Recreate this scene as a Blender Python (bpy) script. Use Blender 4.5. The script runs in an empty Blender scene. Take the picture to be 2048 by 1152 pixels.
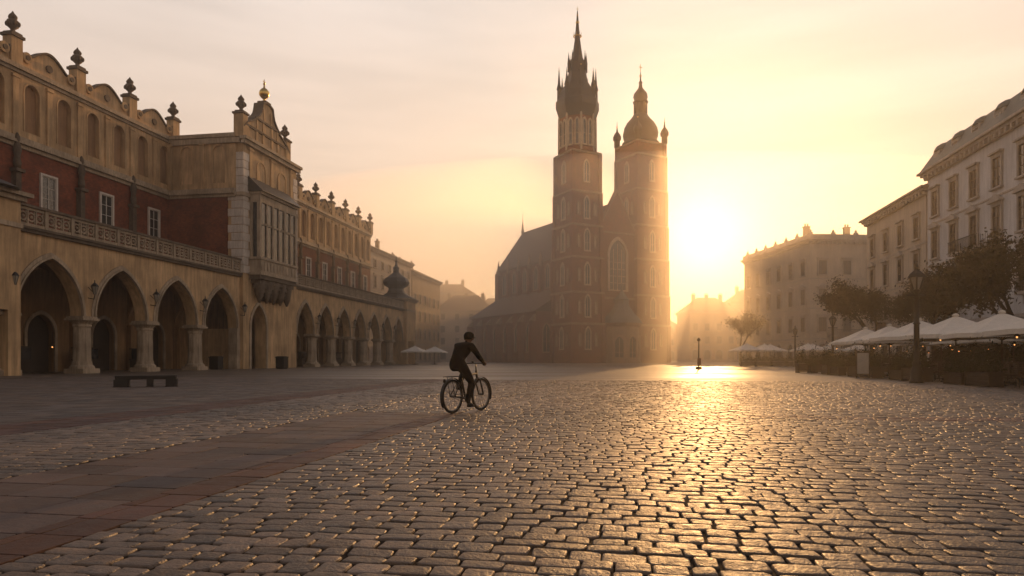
import bpy, bmesh, math, random
from mathutils import Vector, Matrix
random.seed(7)
R=math.radians
scene=bpy.context.scene
COL=scene.collection

# ---------------------------------------------------------------- materials
def mat(name, col, rough=0.8, var=0.25, scale=1.5, bump=0.15, bscale=20, spec=0.3, metal=0.0, kind=None, col2=None, streak=False, bw=0.26,bh=0.08):
    m=bpy.data.materials.new(name); m.use_nodes=True
    nt=m.node_tree; N=nt.nodes; L=nt.links
    b=N["Principled BSDF"]
    b.inputs["Roughness"].default_value=rough
    b.inputs["Specular IOR Level"].default_value=spec
    b.inputs["Metallic"].default_value=metal
    tc=N.new("ShaderNodeTexCoord")
    def noise(s,d=5,vec=None):
        n=N.new("ShaderNodeTexNoise"); n.inputs["Scale"].default_value=s; n.inputs["Detail"].default_value=d
        n.inputs["Roughness"].default_value=0.6
        L.new(vec if vec else tc.outputs["Object"],n.inputs["Vector"]); return n
    n1=noise(scale*0.35,4)
    vec=None
    if streak:
        mp=N.new("ShaderNodeMapping"); mp.inputs["Scale"].default_value=(1.6,1.6,0.18)
        L.new(tc.outputs["Object"],mp.inputs["Vector"]); vec=mp.outputs["Vector"]
    n2=noise(scale*2.2,4,vec)
    mx=N.new("ShaderNodeMath"); mx.operation='MULTIPLY'
    L.new(n1.outputs["Fac"],mx.inputs[0]); L.new(n2.outputs["Fac"],mx.inputs[1])
    rr=N.new("ShaderNodeMapRange"); rr.inputs[1].default_value=0.12; rr.inputs[2].default_value=0.42
    rr.inputs[3].default_value=1-var; rr.inputs[4].default_value=1+var*0.5
    L.new(mx.outputs[0],rr.inputs[0])
    mul=N.new("ShaderNodeMixRGB"); mul.blend_type='MULTIPLY'; mul.inputs[0].default_value=1
    mul.inputs[1].default_value=(*col,1)
    L.new(rr.outputs[0],mul.inputs[2])
    base=mul.outputs[0]
    if kind=='brick':
        sx=N.new("ShaderNodeSeparateXYZ"); L.new(tc.outputs["Object"],sx.inputs[0])
        ad=N.new("ShaderNodeMath"); ad.operation='ADD'; L.new(sx.outputs[0],ad.inputs[0]); L.new(sx.outputs[1],ad.inputs[1])
        cb=N.new("ShaderNodeCombineXYZ"); L.new(ad.outputs[0],cb.inputs[0]); L.new(sx.outputs[2],cb.inputs[1])
        br=N.new("ShaderNodeTexBrick"); br.inputs["Scale"].default_value=1.0
        br.inputs["Brick Width"].default_value=bw; br.inputs["Row Height"].default_value=bh; br.inputs["Mortar Size"].default_value=0.009
        c2=col2 or tuple(c*0.6 for c in col)
        br.inputs["Color1"].default_value=(*col,1); br.inputs["Color2"].default_value=(*c2,1)
        br.inputs["Mortar"].default_value=(col[0]*.9+.04,col[1]*.9+.045,col[2]*.9+.04,1)
        L.new(cb.outputs[0],br.inputs["Vector"]); L.new(br.outputs["Color"],mul.inputs[1])
    if kind=='attr':
        at=N.new("ShaderNodeAttribute"); at.attribute_name="Col"
        L.new(at.outputs["Color"],mul.inputs[1])
    L.new(base,b.inputs["Base Color"])
    if bump>0:
        n3=noise(bscale,4)
        bp=N.new("ShaderNodeBump"); bp.inputs["Strength"].default_value=bump; bp.inputs["Distance"].default_value=0.02
        L.new(n3.outputs["Fac"],bp.inputs["Height"]); L.new(bp.outputs[0],b.inputs["Normal"])
    r2=N.new("ShaderNodeMapRange"); r2.inputs[1].default_value=.3; r2.inputs[2].default_value=.7
    r2.inputs[3].default_value=max(.03,rough-.12); r2.inputs[4].default_value=min(1,rough+.1)
    L.new(n2.outputs["Fac"],r2.inputs[0]); L.new(r2.outputs[0],b.inputs["Roughness"])
    return m

M={}
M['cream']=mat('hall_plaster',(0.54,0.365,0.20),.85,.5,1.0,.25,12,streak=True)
M['creamshade']=mat('hall_plaster_shaded',(0.34,0.21,0.11),.85,.45,1.0,.25,12,streak=True)  # hall plaster copied darker: shade under the arcade is put into the colour
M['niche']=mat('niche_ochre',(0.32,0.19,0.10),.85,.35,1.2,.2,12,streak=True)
M['stone']=mat('pale_limestone',(0.42,0.33,0.235),.8,.5,2.0,.5,9,streak=True)
M['stonedark']=mat('weathered_stone',(0.14,0.105,0.075),.85,.5,2.2,.6,8)
M['white']=mat('white_stone',(0.64,0.57,0.50),.8,.3,2,.2,12,streak=True)
M['hallbrick']=mat('hall_red_brick',(0.24,0.062,0.026),.85,.5,1.5,.3,25,kind='brick',col2=(.14,.036,.017))
M['churchbrick']=mat('church_brick',(0.30,0.085,0.035),.9,.4,.8,.3,15,kind='brick',col2=(.19,.055,.026),bw=.3,bh=.1)
M['churchstone']=mat('church_trim_stone',(0.38,0.25,0.16),.85,.35,1.2,.2,10)
M['churchpale']=mat('church_pale_panel',(0.56,0.43,0.30),.85,.35,1.2,.2,10)
M['roofmetal']=mat('dark_metal_roof',(0.04,0.032,0.026),.55,.4,1.5,.1,15,spec=.5)
M['tile']=mat('clay_tile_roof',(0.14,0.066,0.038),.8,.4,1.0,.4,20)
M['copper']=mat('aged_copper_roof',(0.10,0.12,0.12),.6,.4,1.0,.15,12)
M['glass']=mat('window_glass',(0.03,0.032,0.035),.08,.3,.8,.03,3,spec=.8)
M['frame']=mat('window_paint',(0.5,0.46,0.40),.6,.2,4,.05,30)
M['framedark']=mat('dark_window_wood',(0.09,0.06,0.04),.6,.3,4,.1,30)
M['wood']=mat('dark_door_wood',(0.04,0.025,0.016),.6,.4,4,.2,30)
M['iron']=mat('black_iron',(0.010,0.010,0.010),.55,.3,5,.1,40,spec=.3)
M['gold']=mat('gilded_metal',(0.75,0.5,0.16),.3,.25,5,.05,20,metal=1)
M['wallwhite']=mat('white_render',(0.58,0.57,0.58),.85,.3,.7,.12,12,streak=True)
M['wallcream']=mat('cream_render',(0.50,0.42,0.34),.85,.3,.7,.12,12,streak=True)
M['wallochre']=mat('ochre_render',(0.46,0.34,0.23),.85,.3,.7,.12,12,streak=True)
M['trim']=mat('facade_trim',(0.42,0.37,0.33),.85,.35,2,.12,14,streak=True)
M['canvas']=mat('umbrella_canvas',(0.72,0.66,0.58),.85,.12,2,.1,40)
M['bark']=mat('bark',(0.035,0.025,0.018),.95,.5,4,.9,14)
M['leaf']=mat('autumn_leaves',(0.042,0.034,0.013),.7,.6,1.2,0,20,spec=.12)
M['leaf2']=mat('hedge_leaves',(0.026,0.034,0.013),.7,.6,2,0,20,spec=.12)
M['planter']=mat('planter_box_wood',(0.035,0.023,0.016),.7,.4,4,.3,20)
M['rattan']=mat('rattan_seat',(0.05,0.033,0.02),.7,.4,6,.3,60)
M['benchstone']=mat('bench_dark_stone',(0.03,0.026,0.024),.6,.4,4,.3,25)
M['rubber']=mat('tyre_rubber',(0.012,0.012,0.012),.8,.2,8,.1,40)
M['steel']=mat('brushed_steel',(0.12,0.12,0.12),.4,.2,8,.05,40,metal=.9)
M['paint']=mat('bicycle_paint',(0.015,0.015,0.016),.5,.2,8,0,40,spec=.4)
M['jacket']=mat('black_jacket_cloth',(0.008,0.008,0.009),.95,.3,8,.4,60,spec=.1)
M['trousers']=mat('dark_trousers_cloth',(0.009,0.009,0.011),.95,.3,8,.4,60,spec=.1)
M['skin']=mat('skin',(0.16,0.08,0.05),.7,.15,8,.1,60)
M['hair']=mat('dark_knit_cap',(0.010,0.009,0.008),.95,.3,8,.4,80,spec=.1)
M['plaque']=mat('plaza_sign_board',(0.5,0.46,0.4),.6,.2,8,.05,40)
M['redboard']=mat('rust_panel',(0.16,0.05,0.025),.6,.2,8,.05,40)
def emis(name,col,s):
    m=bpy.data.materials.new(name); m.use_nodes=True; b=m.node_tree.nodes["Principled BSDF"]
    b.inputs["Base Color"].default_value=(*col,1); b.inputs["Emission Color"].default_value=(*col,1); b.inputs["Emission Strength"].default_value=s
    return m
M['bulb']=emis('warm_bulb',(1,.42,.12),2)
M['lampglass']=mat('lantern_glass',(0.3,0.27,0.22),.2,.2,5,0,20,spec=.6)

# ---------------------------------------------------------------- mesh builder
class MB:
    def __init__(s): s.v=[];s.f=[];s.m=[];s.s=[]
    def add(s,vs,fs,mi=0,sm=False):
        o=len(s.v); s.v+=[tuple(p) for p in vs]
        for f in fs: s.f.append(tuple(i+o for i in f)); s.m.append(mi); s.s.append(sm)
    def box(s,x0,x1,y0,y1,z0,z1,mi=0):
        s.add([(x0,y0,z0),(x1,y0,z0),(x1,y1,z0),(x0,y1,z0),(x0,y0,z1),(x1,y0,z1),(x1,y1,z1),(x0,y1,z1)],
              [(0,3,2,1),(4,5,6,7),(0,1,5,4),(1,2,6,5),(2,3,7,6),(3,0,4,7)],mi)
    def lathe(s,cx,cy,prof,n=12,mi=0,sm=True,a0=0,cap=True,sx=1,sy=1):
        vs=[];fs=[]
        for r,z in prof:
            for i in range(n):
                a=a0+2*math.pi*i/n; vs.append((cx+r*math.cos(a)*sx,cy+r*math.sin(a)*sy,z))
        for k in range(len(prof)-1):
            for i in range(n):
                j=(i+1)%n; fs.append((k*n+i,k*n+j,(k+1)*n+j,(k+1)*n+i))
        if cap:
            fs.append(tuple(reversed(range(n)))); fs.append(tuple((len(prof)-1)*n+i for i in range(n)))
        s.add(vs,fs,mi,sm)
    def tube(s,p0,p1,r0,r1=None,n=8,mi=0,sm=True):
        r1=r0 if r1 is None else r1
        p0=Vector(p0);p1=Vector(p1);d=(p1-p0)
        if d.length<1e-6:return
        d.normalize(); u=d.orthogonal().normalized(); w=d.cross(u)
        vs=[]
        for p,r in((p0,r0),(p1,r1)):
            for i in range(n):
                a=2*math.pi*i/n; vs.append(p+u*math.cos(a)*r+w*math.sin(a)*r)
        fs=[(i,(i+1)%n,n+(i+1)%n,n+i) for i in range(n)]+[tuple(reversed(range(n))),tuple(range(n,2*n))]
        s.add(vs,fs,mi,sm)
    def path(s,pts,r,n=8,mi=0):
        for a,b in zip(pts[:-1],pts[1:]): s.tube(a,b,r,r,n,mi)
        for p in pts[1:-1]: s.ball(p,r,mi,6,4)
    def ball(s,c,r,mi=0,n=10,m=6,sz=1):
        s.lathe(c[0],c[1],[(max(.001,r*math.sin(math.pi*k/m)),c[2]-r*sz*math.cos(math.pi*k/m)) for k in range(m+1)],n,mi)
    def torus(s,c,R_,r,axis='y',n=32,m=8,mi=0):
        vs=[];fs=[]
        for i in range(n):
            a=2*math.pi*i/n
            for j in range(m):
                b=2*math.pi*j/m; q=R_+r*math.cos(b); h=r*math.sin(b)
                if axis=='y': p=(c[0]+q*math.cos(a),c[1]+h,c[2]+q*math.sin(a))
                elif axis=='z': p=(c[0]+q*math.cos(a),c[1]+q*math.sin(a),c[2]+h)
                vs.append(p)
        for i in range(n):
            for j in range(m):
                fs.append((i*m+j,((i+1)%n)*m+j,((i+1)%n)*m+(j+1)%m,i*m+(j+1)%m))
        s.add(vs,fs,mi,True)
    def ring(s,outer,inner,y0,y1,mi=0):
        n=len(outer); vs=[]
        for (x,z) in outer: vs+= [(x,y0,z),(x,y1,z)]
        for (x,z) in inner: vs+= [(x,y0,z),(x,y1,z)]
        fs=[]
        o=2*n
        for i in range(n-1):
            a,b=2*i,2*(i+1)
            fs.append((a,b,o+b,o+a)); fs.append((a+1,o+a+1,o+b+1,b+1))
            fs.append((a,a+1,b+1,b)); fs.append((o+a,o+b,o+b+1,o+a+1))
        fs.append((0,o,o+1,1)); e=2*(n-1); fs.append((e,e+1,o+e+1,o+e))
        s.add(vs,fs,mi)
    def poly(s,pts,y0,y1,mi=0):
        s.ring([(p[0],p[1]) for p in pts],[(p[0],p[2]) for p in pts],y0,y1,mi)
    def cyl_y(s,cx,cz,r,y0,y1,n=16,mi=0):
        s.tube((cx,y0,cz),(cx,y1,cz),r,r,n,mi,False)
    def mesh(s,name,mats,fix=True):
        me=bpy.data.meshes.new(name); me.from_pydata(s.v,[],s.f)
        for m_ in mats: me.materials.append(M[m_])
        me.polygons.foreach_set('material_index',s.m); me.polygons.foreach_set('use_smooth',s.s)
        if fix:
            bm=bmesh.new(); bm.from_mesh(me); bmesh.ops.recalc_face_normals(bm,faces=bm.faces); bm.to_mesh(me); bm.free()
        me.update(); return me
    def obj(s,name,mats,parent=None,loc=(0,0,0),rot=0,fix=True):
        return place(s.mesh(name,mats,fix),name,parent,loc,rot)
def place(me,name,parent=None,loc=(0,0,0),rot=0,scale=None):
    o=bpy.data.objects.new(name,me); COL.objects.link(o); o.location=loc
    o.rotation_euler=rot if isinstance(rot,tuple) else (0,0,rot)
    if scale: o.scale=scale if isinstance(scale,tuple) else (scale,)*3
    if parent: o.parent=parent
    return o
def empty(name,loc,rot=0,label=None,cat=None,group=None,parent=None):
    e=bpy.data.objects.new(name,None); COL.objects.link(e); e.location=loc; e.rotation_euler=(0,0,rot); e.empty_display_size=.5
    if label:e["label"]=label
    if cat:e["category"]=cat
    if group:e["group"]=group
    if parent:e.parent=parent
    return e
def copy_thing(src,loc,rot=None,scale=None,label=None):
    n=src.copy(); COL.objects.link(n); n.location=loc
    if rot is not None:n.rotation_euler=(0,0,rot)
    if scale:n.scale=(scale,)*3
    if label:n["label"]=label
    for c in [o for o in COL.objects if o.parent==src]:
        k=c.copy(); COL.objects.link(k); k.parent=n
        for g in [o for o in COL.objects if o.parent==c]:
            q=g.copy(); COL.objects.link(q); q.parent=k
    return n
def archpts(xa,xb,zs,rise,n=12):
    a=(xb-xa)/2; c=(xa+xb)/2
    out=[]
    if rise<=a*1.001:
        for i in range(2*n+1):
            t=math.pi*i/(2*n); out.append((c-a*math.cos(t),zs+rise*math.sin(t)))
        return out
    Rr=(a*a+rise*rise)/(2*a); th=math.asin(rise/Rr)
    left=[]
    for i in range(n+1):
        t=th*i/n; left.append((c-(Rr*math.cos(t)-(Rr-a)),zs+Rr*math.sin(t)))
    return left+[(2*c-x,z) for x,z in reversed(left[:-1])]
def arch_wall(mb,x0,x1,xa,xb,zb,zs,rise,zt,y0,y1,mi=0):
    pts=[(xa,zs)]+archpts(xa,xb,zs,rise)[1:-1]+[(xb,zs)]
    if xa>x0: mb.box(x0,xa,y0,y1,zb,zt,mi)
    if x1>xb: mb.box(xb,x1,y0,y1,zb,zt,mi)
    mb.poly([(x,zt,z) for x,z in pts],y0,y1,mi)
def arch_trim(mb,xa,xb,zs,rise,w,y0,y1,mi=0,zb=None):
    i=archpts(xa,xb,zs,rise); o=archpts(xa-w,xb+w,zs,rise+w*1.25)
    if zb is not None: i=[(xa,zb)]+i+[(xb,zb)]; o=[(xa-w,zb)]+o+[(xb+w,zb)]
    mb.ring(o,i,y0,y1,mi)

# windows ------------------------------------------------------------
def window_mesh(name,w,h,hood=None,fr='frame',trim='trim',rows=3,sash=True,out=.16):
    mb=MB()
    mb.box(-w/2,w/2,-.02,.02,0,h,1)
    f=.07
    mb.box(-w/2,-w/2+f,-.07,-.0201,0,h,0); mb.box(w/2-f,w/2,-.07,-.0201,0,h,0)
    mb.box(-w/2+f,w/2-f,-.07,-.0201,0,f,0); mb.box(-w/2+f,w/2-f,-.07,-.0201,h-f,h,0)
    mb.box(-.04,.04,-.065,-.0203,f,h-f,0)
    for k in range(1,rows):
        z=h*k/rows; mb.box(-w/2+f,w/2-f,-.055,-.0205,z-.025,z+.025,0)
    t=.17
    mb.box(-w/2-t,-w/2,-out,.02,0,h,2); mb.box(w/2,w/2+t,-out,.02,0,h,2)
    mb.box(-w/2-t,w/2+t,-out,.02,h,h+t,2)
    mb.box(-w/2-t-.08,w/2+t+.08,-out-.12,.02,-.15,0,2)
    if hood=='flat':
        mb.box(-w/2-t-.12,w/2+t+.12,-out-.22,.02,h+t+.15,h+t+.3,2); mb.box(-w/2-t,w/2+t,-out-.02,.02,h+t,h+t+.15,2)
    if hood=='tri':
        mb.box(-w/2-t-.15,w/2+t+.15,-out-.25,.02,h+t+.12,h+t+.24,2); mb.box(-w/2-t,w/2+t,-out-.02,.02,h+t,h+t+.12,2)
        mb.poly([(-w/2-t-.15,h+t+.26,h+t+.24),(0,h+t+.75,h+t+.24),(w/2+t+.15,h+t+.26,h+t+.24)],-out-.2,.02,2)
    return mb.mesh(name,[fr,'glass',trim])
def lancet_mesh(name,w,h,rise,t=.3,mull=1,trim='churchstone',out=.22,panel='glass'):
    mb=MB()
    zs=h-rise
    pts=archpts(-w/2,w/2,zs,rise)
    mb.ring([(-w/2,zs-.0001)]+pts[1:-1]+[(w/2,zs-.0001)],[(x,0) for x,z in pts],-.03,.05,1)
    arch_trim(mb,-w/2,w/2,zs,rise,t,-out,.05,0,zb=0)
    mb.box(-w/2-t,w/2+t,-out-.1,.05,-.3,0,0)
    for k in range(mull):
        x=-w/2+w*(k+1)/(mull+1); mb.box(x-.08,x+.08,-.14,-.031,0,h-rise*.25 if abs(x)<.01 else zs+rise*.4,0)
    if h>4:
        k=2 if h<8 else 5
        for i in range(1,k): mb.box(-w/2,w/2,-.1,-.032,zs*i/k-.05,zs*i/k+.05,0)
    return mb.mesh(name,[trim,panel])

# ================================================================= FRAME
ANG=math.atan2(.986,.1667)
# ================================================================= HALL
hall=empty('market_hall',(-39.34,0,0),ANG,"long cream and red brick market hall with pointed arcade","market hall")
SB=8.0
edges1=[24.1,30.7,37.3,43.9,50.5,57.1,63.7,70.3]
edges2=[81.6+5.71*k for k in range(8)]
dia=MB()
pts=archpts(1.0,7.1,4.15,3.7)
vs=[];fs=[]
for (y,z) in pts: vs+=[(-.4,y,z),(.4,y,z),(.4,y,8.9),(-.4,y,8.9)]
for i in range(len(pts)-1):
    o=4*i
    for k in range(4): fs.append((o+k,o+(k+1)%4,o+4+(k+1)%4,o+4+k))
dia.add(vs,fs,0); dia.box(-.45,.45,6.75,7.2,0,4.15,0)
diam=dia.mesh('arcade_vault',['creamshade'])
def arcade(edges):
    wall=MB(); back=MB()
    for a,b in zip(edges[:-1],edges[1:]):
        cw=.6
        arch_wall(wall,a,b,a+cw,b-cw,4.15,4.15,3.75,9.35,0,.95)
        trim=MB()
        arch_trim(trim,a+cw,b-cw,4.15,3.75,.32,-.1,.03)
        arch_trim(trim,a+cw+.0,b-cw-.0,4.15,3.75,.12,-.2,-.1)
        trim.obj('arch_moulding',['stone'],hall)
        m=(a+b)/2
        arch_wall(back,a,b,m-1.3,m+1.3,0,3.1,1.5,9.3,7.2,8.0)
        back.box(m-1.3,m+1.3,7.7,7.8,0,4.7,1)
        arch_trim(back,m-1.3,m+1.3,3.1,1.5,.25,7.08,7.2,2,zb=0)
    back.box(edges[0],edges[-1],.95,7.2,8.9,9.3,0)
    for e in edges: place(diam,'arcade_vault',hall,(e,0,0))
    wall.obj('arcade_wall',['cream'],hall)
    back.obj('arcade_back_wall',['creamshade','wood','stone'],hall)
arcade(edges1); arcade(edges2)
cm=MB()
cm.box(-.8,.8,-.8,.8,0,.35); cm.lathe(0,0,[(.86,.35),(.84,.5),(.7,.62),(.66,.9)],8,0,False,R(22.5))
cm.lathe(0,0,[(.62,.9),(.58,3.35)],8,0,False,R(22.5))
cm.lathe(0,0,[(.62,3.35),(.66,3.45),(.62,3.55),(.72,3.7),(.9,3.85)],8,0,False,R(22.5))
cm.box(-.78,.78,-.8,.8,3.85,4.0); cm.box(-.7,.7,-.7,.7,4.0,4.15)
colme=cm.mesh('column',['stone'])
for e in edges1[:-1]+edges2[1:-1]: place(colme,'column',hall,(e,.5,0))
for e in (edges1[-1],edges2[0]):
    p=MB(); p.box(e-.55,e+.5,-.02,.93,0,4.15); p.obj('arcade_pier',['stone'],hall)
def strings(x0,x1):
    s=MB(); s.box(x0,x1,-.22,.5,9.35,9.55); s.box(x0,x1,-.34,.5,9.55,9.72); s.box(x0,x1,.5,8,9.35,9.6)
    s.obj('terrace_cornice',['stonedark'],hall)
strings(24.1,70.3); strings(81.6,121.6)
def balus_mesh(w):
    b=MB()
    b.box(0,.28,-.14,.18,9.725,11.0,0); b.box(.28,w,-.1,.14,9.725,9.95,0)
    b.box(-.02,w-.02,-.2,.22,11.0,11.18,1)
    b.box(.28,w,-.08,.12,10.82,11.0,0)
    n=3; cw=(w-.28)/n
    for k in range(n):
        c=.28+cw*(k+.5); zc=10.385
        b.torus((c,.02,zc),.27,.07,'y',14,6,0)
        for sx in(-1,1):
            for sz in(-1,1):
                b.tube((c+sx*.18,.02,zc+sz*.18),(c+sx*cw*.5,.02,zc+sz*.43),.07,.05,6,0)
        b.ball((c,.02,zc),.12,0,8,5)
        if k: b.box(.28+cw*k-.05,.28+cw*k+.05,-.08,.12,9.95,10.82,0)
    return b.mesh('balustrade',['stone','stonedark'])
bm1=balus_mesh(2.2); 
x=44.4
while x<69: place(bm1,'balustrade',hall,(x,-.05,0)); x+=2.2
x=82.2; 
while x<120: place(bm1,'balustrade',hall,(x,-.05,0)); x+=2.2
def finial_mesh(s=1.0):
    f=MB()
    f.box(-.42*s,.42*s,-.42*s,.42*s,0,.15*s)
    f.lathe(0,0,[(.3*s,.15*s),(.16*s,.28*s),(.16*s,.4*s),(.36*s,.6*s),(.42*s,.85*s),(.36*s,1.05*s),(.2*s,1.15*s),(.3*s,1.25*s),(.24*s,1.45*s),(.1*s,1.6*s),(.03*s,1.75*s)],12,0)
    for k in range(6):
        a=k*math.pi/3; f.ball((.38*s*math.cos(a),.38*s*math.sin(a),.8*s),.13*s,0,6,4,1.6)
        f.ball((.22*s*math.cos(a),.22*s*math.sin(a),1.3*s),.09*s,0,6,4,1.5)
    return f.mesh('finial',['stonedark'])
fin=finial_mesh(1.05)
winm=window_mesh('window',1.35,2.7,None,'frame','white',3)
def attic(par,x0,x1,nb,y,waves=True,fins=True,wins=True,brick=True,zb=9.6):
    bl=(x1-x0)/nb
    br=MB(); at=MB(); ni=MB(); cor=MB()
    if brick: br.box(x0,x1,y,y+.6,zb,17.5)
    at.box(x0,x1,y-.05,y+.6,18.35,18.95)
    cor.box(x0,x1,y-.18,y+.6,17.5,17.8); cor.box(x0,x1,y-.42,y+.6,17.8,18.02); cor.box(x0,x1,y-.3,y+.6,18.02,18.35)
    for k in range(nb):
        a=x0+k*bl
        for h in range(2):
            p0=a+bl*h/2; p1=a+bl*(h+1)/2; c=(p0+p1)/2
            arch_wall(at,p0,p1,c-.68,c+.68,18.95,22.1,.68,23.3,y-.05,y+.3)
            arch_trim(at,c-.68,c+.68,22.1,.68,.12,y-.1,y-.05,0,zb=18.95)
            q=p0
            at.box(q-.24,q+.24,y-.2,y-.05,18.35,23.1,0); at.box(q-.32,q+.32,y-.28,y-.05,22.85,23.1,0)
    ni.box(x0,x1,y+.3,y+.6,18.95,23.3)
    co2=MB()
    for d,z0,z1 in [(-.2,23.3,23.55),(-.38,23.55,23.75),(-.3,23.75,23.95)]: co2.box(x0,x1,y+d,y+.6,z0,z1)
    co2.obj('cornice',['stone'],par)
    wv=MB()
    if waves:
        for k in range(nb):
            a=x0+k*bl; b_=a+bl
            pts=[]
            n=24
            for i in range(n+1):
                t=i/n; xx=a+.5+(bl-1.0)*t
                u=abs(2*t-1)
                z=24.55+1.3*(0.5+0.5*math.cos(math.pi*min(1,u*1.12)))**.8
                if u>.9: z=24.55+.5*((u-.9)/.1)
                pts.append((xx,z,23.95))
            wv.poly(pts,y-.05,y+.35,0)
            wv.ring([(p[0],p[1]+.16) for p in pts],[(p[0],p[1]) for p in pts],y-.22,y+.45,1)
            for sx in(-1,1):
                cx=(a+b_)/2+sx*(bl/2-1.0)
                wv.cyl_y(cx,24.75,.42,y-.25,y+.3,16,0); wv.cyl_y(cx,24.75,.2,y-.33,y-.25,12,1)
            wv.cyl_y((a+b_)/2,24.75,.3,y-.2,y-.05,12,1)
        for k in range(nb+1):
            a=x0+k*bl
            wv.box(a-.5,a+.5,y-.3,y+.5,23.95,25.9,0); wv.box(a-.62,a+.62,y-.42,y+.62,25.9,26.12,1)
        wv.obj('attic_parapet',['cream','stonedark'],par)
    if brick: br.obj('brick_wall',['hallbrick'],par)
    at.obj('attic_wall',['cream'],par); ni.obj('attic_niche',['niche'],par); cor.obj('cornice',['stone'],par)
    for k in range(nb+1):
        if fins: place(fin,'finial',par,(x0+k*bl,y+.1,26.12))
    if wins:
        for k in range(nb): place(winm,'window',par,(x0+(k+.5)*bl,y-.0,13.2))
XE=71.1
attic(hall,XE-6.3*7,XE,7,SB)
attic(hall,82.0,126.5,8,SB,True,True,True)
bt=MB()
bt.box(-.3,.3,-.55,0,9.6,12.2); bt.box(-.24,.24,-.45,0,12.2,15.5); bt.box(-.4,.4,-.65,0,15.5,15.75)
bt.lathe(0,-.3,[(.22,15.75),(.28,16.2),(.2,16.7),(.3,17.2),(.24,17.6),(.12,17.8),(.2,18.0),(.17,18.3),(.05,18.55)],8,0)
bt.lathe(0,-.3,[(.3,12.2),(.36,12.5),(.25,13.1)],8,0)
btm=bt.mesh('buttress_figure',['stonedark'])
for k in range(6): place(btm,'buttress_figure',hall,(XE-6.3*(k+1),SB,0))
for k in range(1,8): place(btm,'buttress_figure',hall,(82+5.5625*k,SB,0))
bd=MB(); bd.box(24.1,127,8.62,24,0,23.2); bd.obj('hall_body',['cream'],hall)
rf=MB(); rf.poly([(8.7,23.25,23.2),(16,24.8,23.2),(24,23.25,23.2)],26,126.5,0)
ro=rf.mesh('roof',['roofmetal'])
for v in ro.vertices: v.co=Vector((v.co.y,v.co.x,v.co.z))
place(ro,'roof',hall)
ri=MB()
arch_wall(ri,70.3,76,71.7,74.7,0,4.3,2.4,9.4,-.35,.9)
ri.box(76,81.6,-.35,.9,0,9.4); ri.box(70.3,81.6,.9,7.2,8.9,9.4)
ri.box(70.3,70.9,.9,7.2,0,4.1); ri.box(80.9,81.6,.9,7.2,0,8.9)
ri.box(70.3,81.6,7.2,8.6,0,9.4)
ri.box(70.3,81.6,-.35,8.6,9.4,23.1)
ri.obj('projecting_bay_wall',['cream'],hall)
rt=MB(); arch_trim(rt,71.7,74.7,4.3,2.4,.3,-.47,-.35,0,zb=0)
rt.obj('arch_moulding',['stone'],hall)
rt=MB(); rt.box(70.15,81.75,-.55,-.35,17.6,18.0,0); rt.obj('cornice',['stone'],hall)
rt=MB(); rt.box(70.05,70.3,-.5,7.4,17.62,17.98,0); rt.obj('cornice',['stone'],hall)
rt=MB()
rt.box(70.0,81.9,-.75,-.35,22.9,23.3,0); rt.box(69.9,82.0,-.95,-.2,23.3,23.6,0)
rt.obj('cornice',['stone'],hall)
rt=MB(); rt.box(69.9,70.3,-.15,7.4,22.95,23.45,0)
rt.obj('cornice',['stone'],hall)
for sd_ in(0,1):
    q=MB()
    for i in range(15):
        z=9.8+i*.82
        w=1.35 if i%2 else .85
        if sd_==0:
            q.box(70.24,70.3+(.85 if i%2 else 1.35),-.43,-.35,z,z+.76)
            q.box(70.22,70.3,-.35,w-.35+.4,z,z+.76)
        else: q.box(81.6-w,81.66,-.43,-.35,z,z+.76)
    q.obj('corner_quoins',['white'],hall)
sb=MB(); sb.box(70.16,70.3,1.3,8,9.6,17.5); sb.obj('brick_wall',['hallbrick'],hall)
side=empty('side_attic',(70.3,8,0),R(-90),parent=hall)
attic(side,0.3,7.6,1,-.12,False,False,False,False)
p=MB()
for xx in(71.6,75.9,80.2):
    p.box(xx-.3,xx+.3,-.5,-.35,18.2,22.7); p.box(xx-.4,xx+.4,-.58,-.35,22.5,22.8)
for xa in (73.7,78.1):
    arch_trim(p,xa-.8,xa+.8,21.0,.8,.15,-.45,-.35,0,zb=19)
p.obj('pilasters',['cream'],hall)
g=MB(); GC=75.0
def gz(dx):
    dx=abs(dx)
    if dx<1.2: return 28.6-.35*dx
    if dx<2.5: return 27.6-1.5*((dx-1.2)/1.3)**.55
    if dx<4.3: return 26.0-.9*(dx-2.5)/1.8
    return 25.0-(dx-4.3)*.8
pts=[]
dxs=[-4.8,-4.31,-4.29]+[-4.2+.15*i for i in range(57)]+[4.29,4.31,4.8]
for d in sorted(set(round(z,3) for z in dxs)): pts.append((GC+d,gz(d),23.6))
g.poly(pts,-.35,.5,0)
g.ring([(a,b+.18) for a,b,c in pts],[(a,b) for a,b,c in pts],-.55,.6,1)
for z in (25.0,26.3): 
    w=4.4 if z<26 else 2.5
    g.box(GC-w,GC+w,-.52,-.35,z-.1,z+.12,1)
for d in(-4.0,-2.2,-.9,.9,2.2,4.0):
    g.box(GC+d-.2,GC+d+.2,-.47,-.35,23.6,24.9,0)
for d in(-2.1,-.9,.9,2.1): g.box(GC+d-.17,GC+d+.17,-.45,-.35,25.12,26.2,0)
for d in(-.7,.7): g.box(GC+d-.15,GC+d+.15,-.45,-.35,26.42,27.8,0)
for d in(-4.5,4.5):
    g.box(GC+d-.45,GC+d+.45,-.5,.55,23.6,25.9,0); g.box(GC+d-.57,GC+d+.57,-.62,.67,25.9,26.1,1)
g.box(GC-.55,GC+.55,-.5,.5,28.5,28.8,1)
g.obj('gable',['cream','stonedark'],hall)
for d in(-4.5,4.5): place(fin,'finial',hall,(GC+d,0,26.1))
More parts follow.
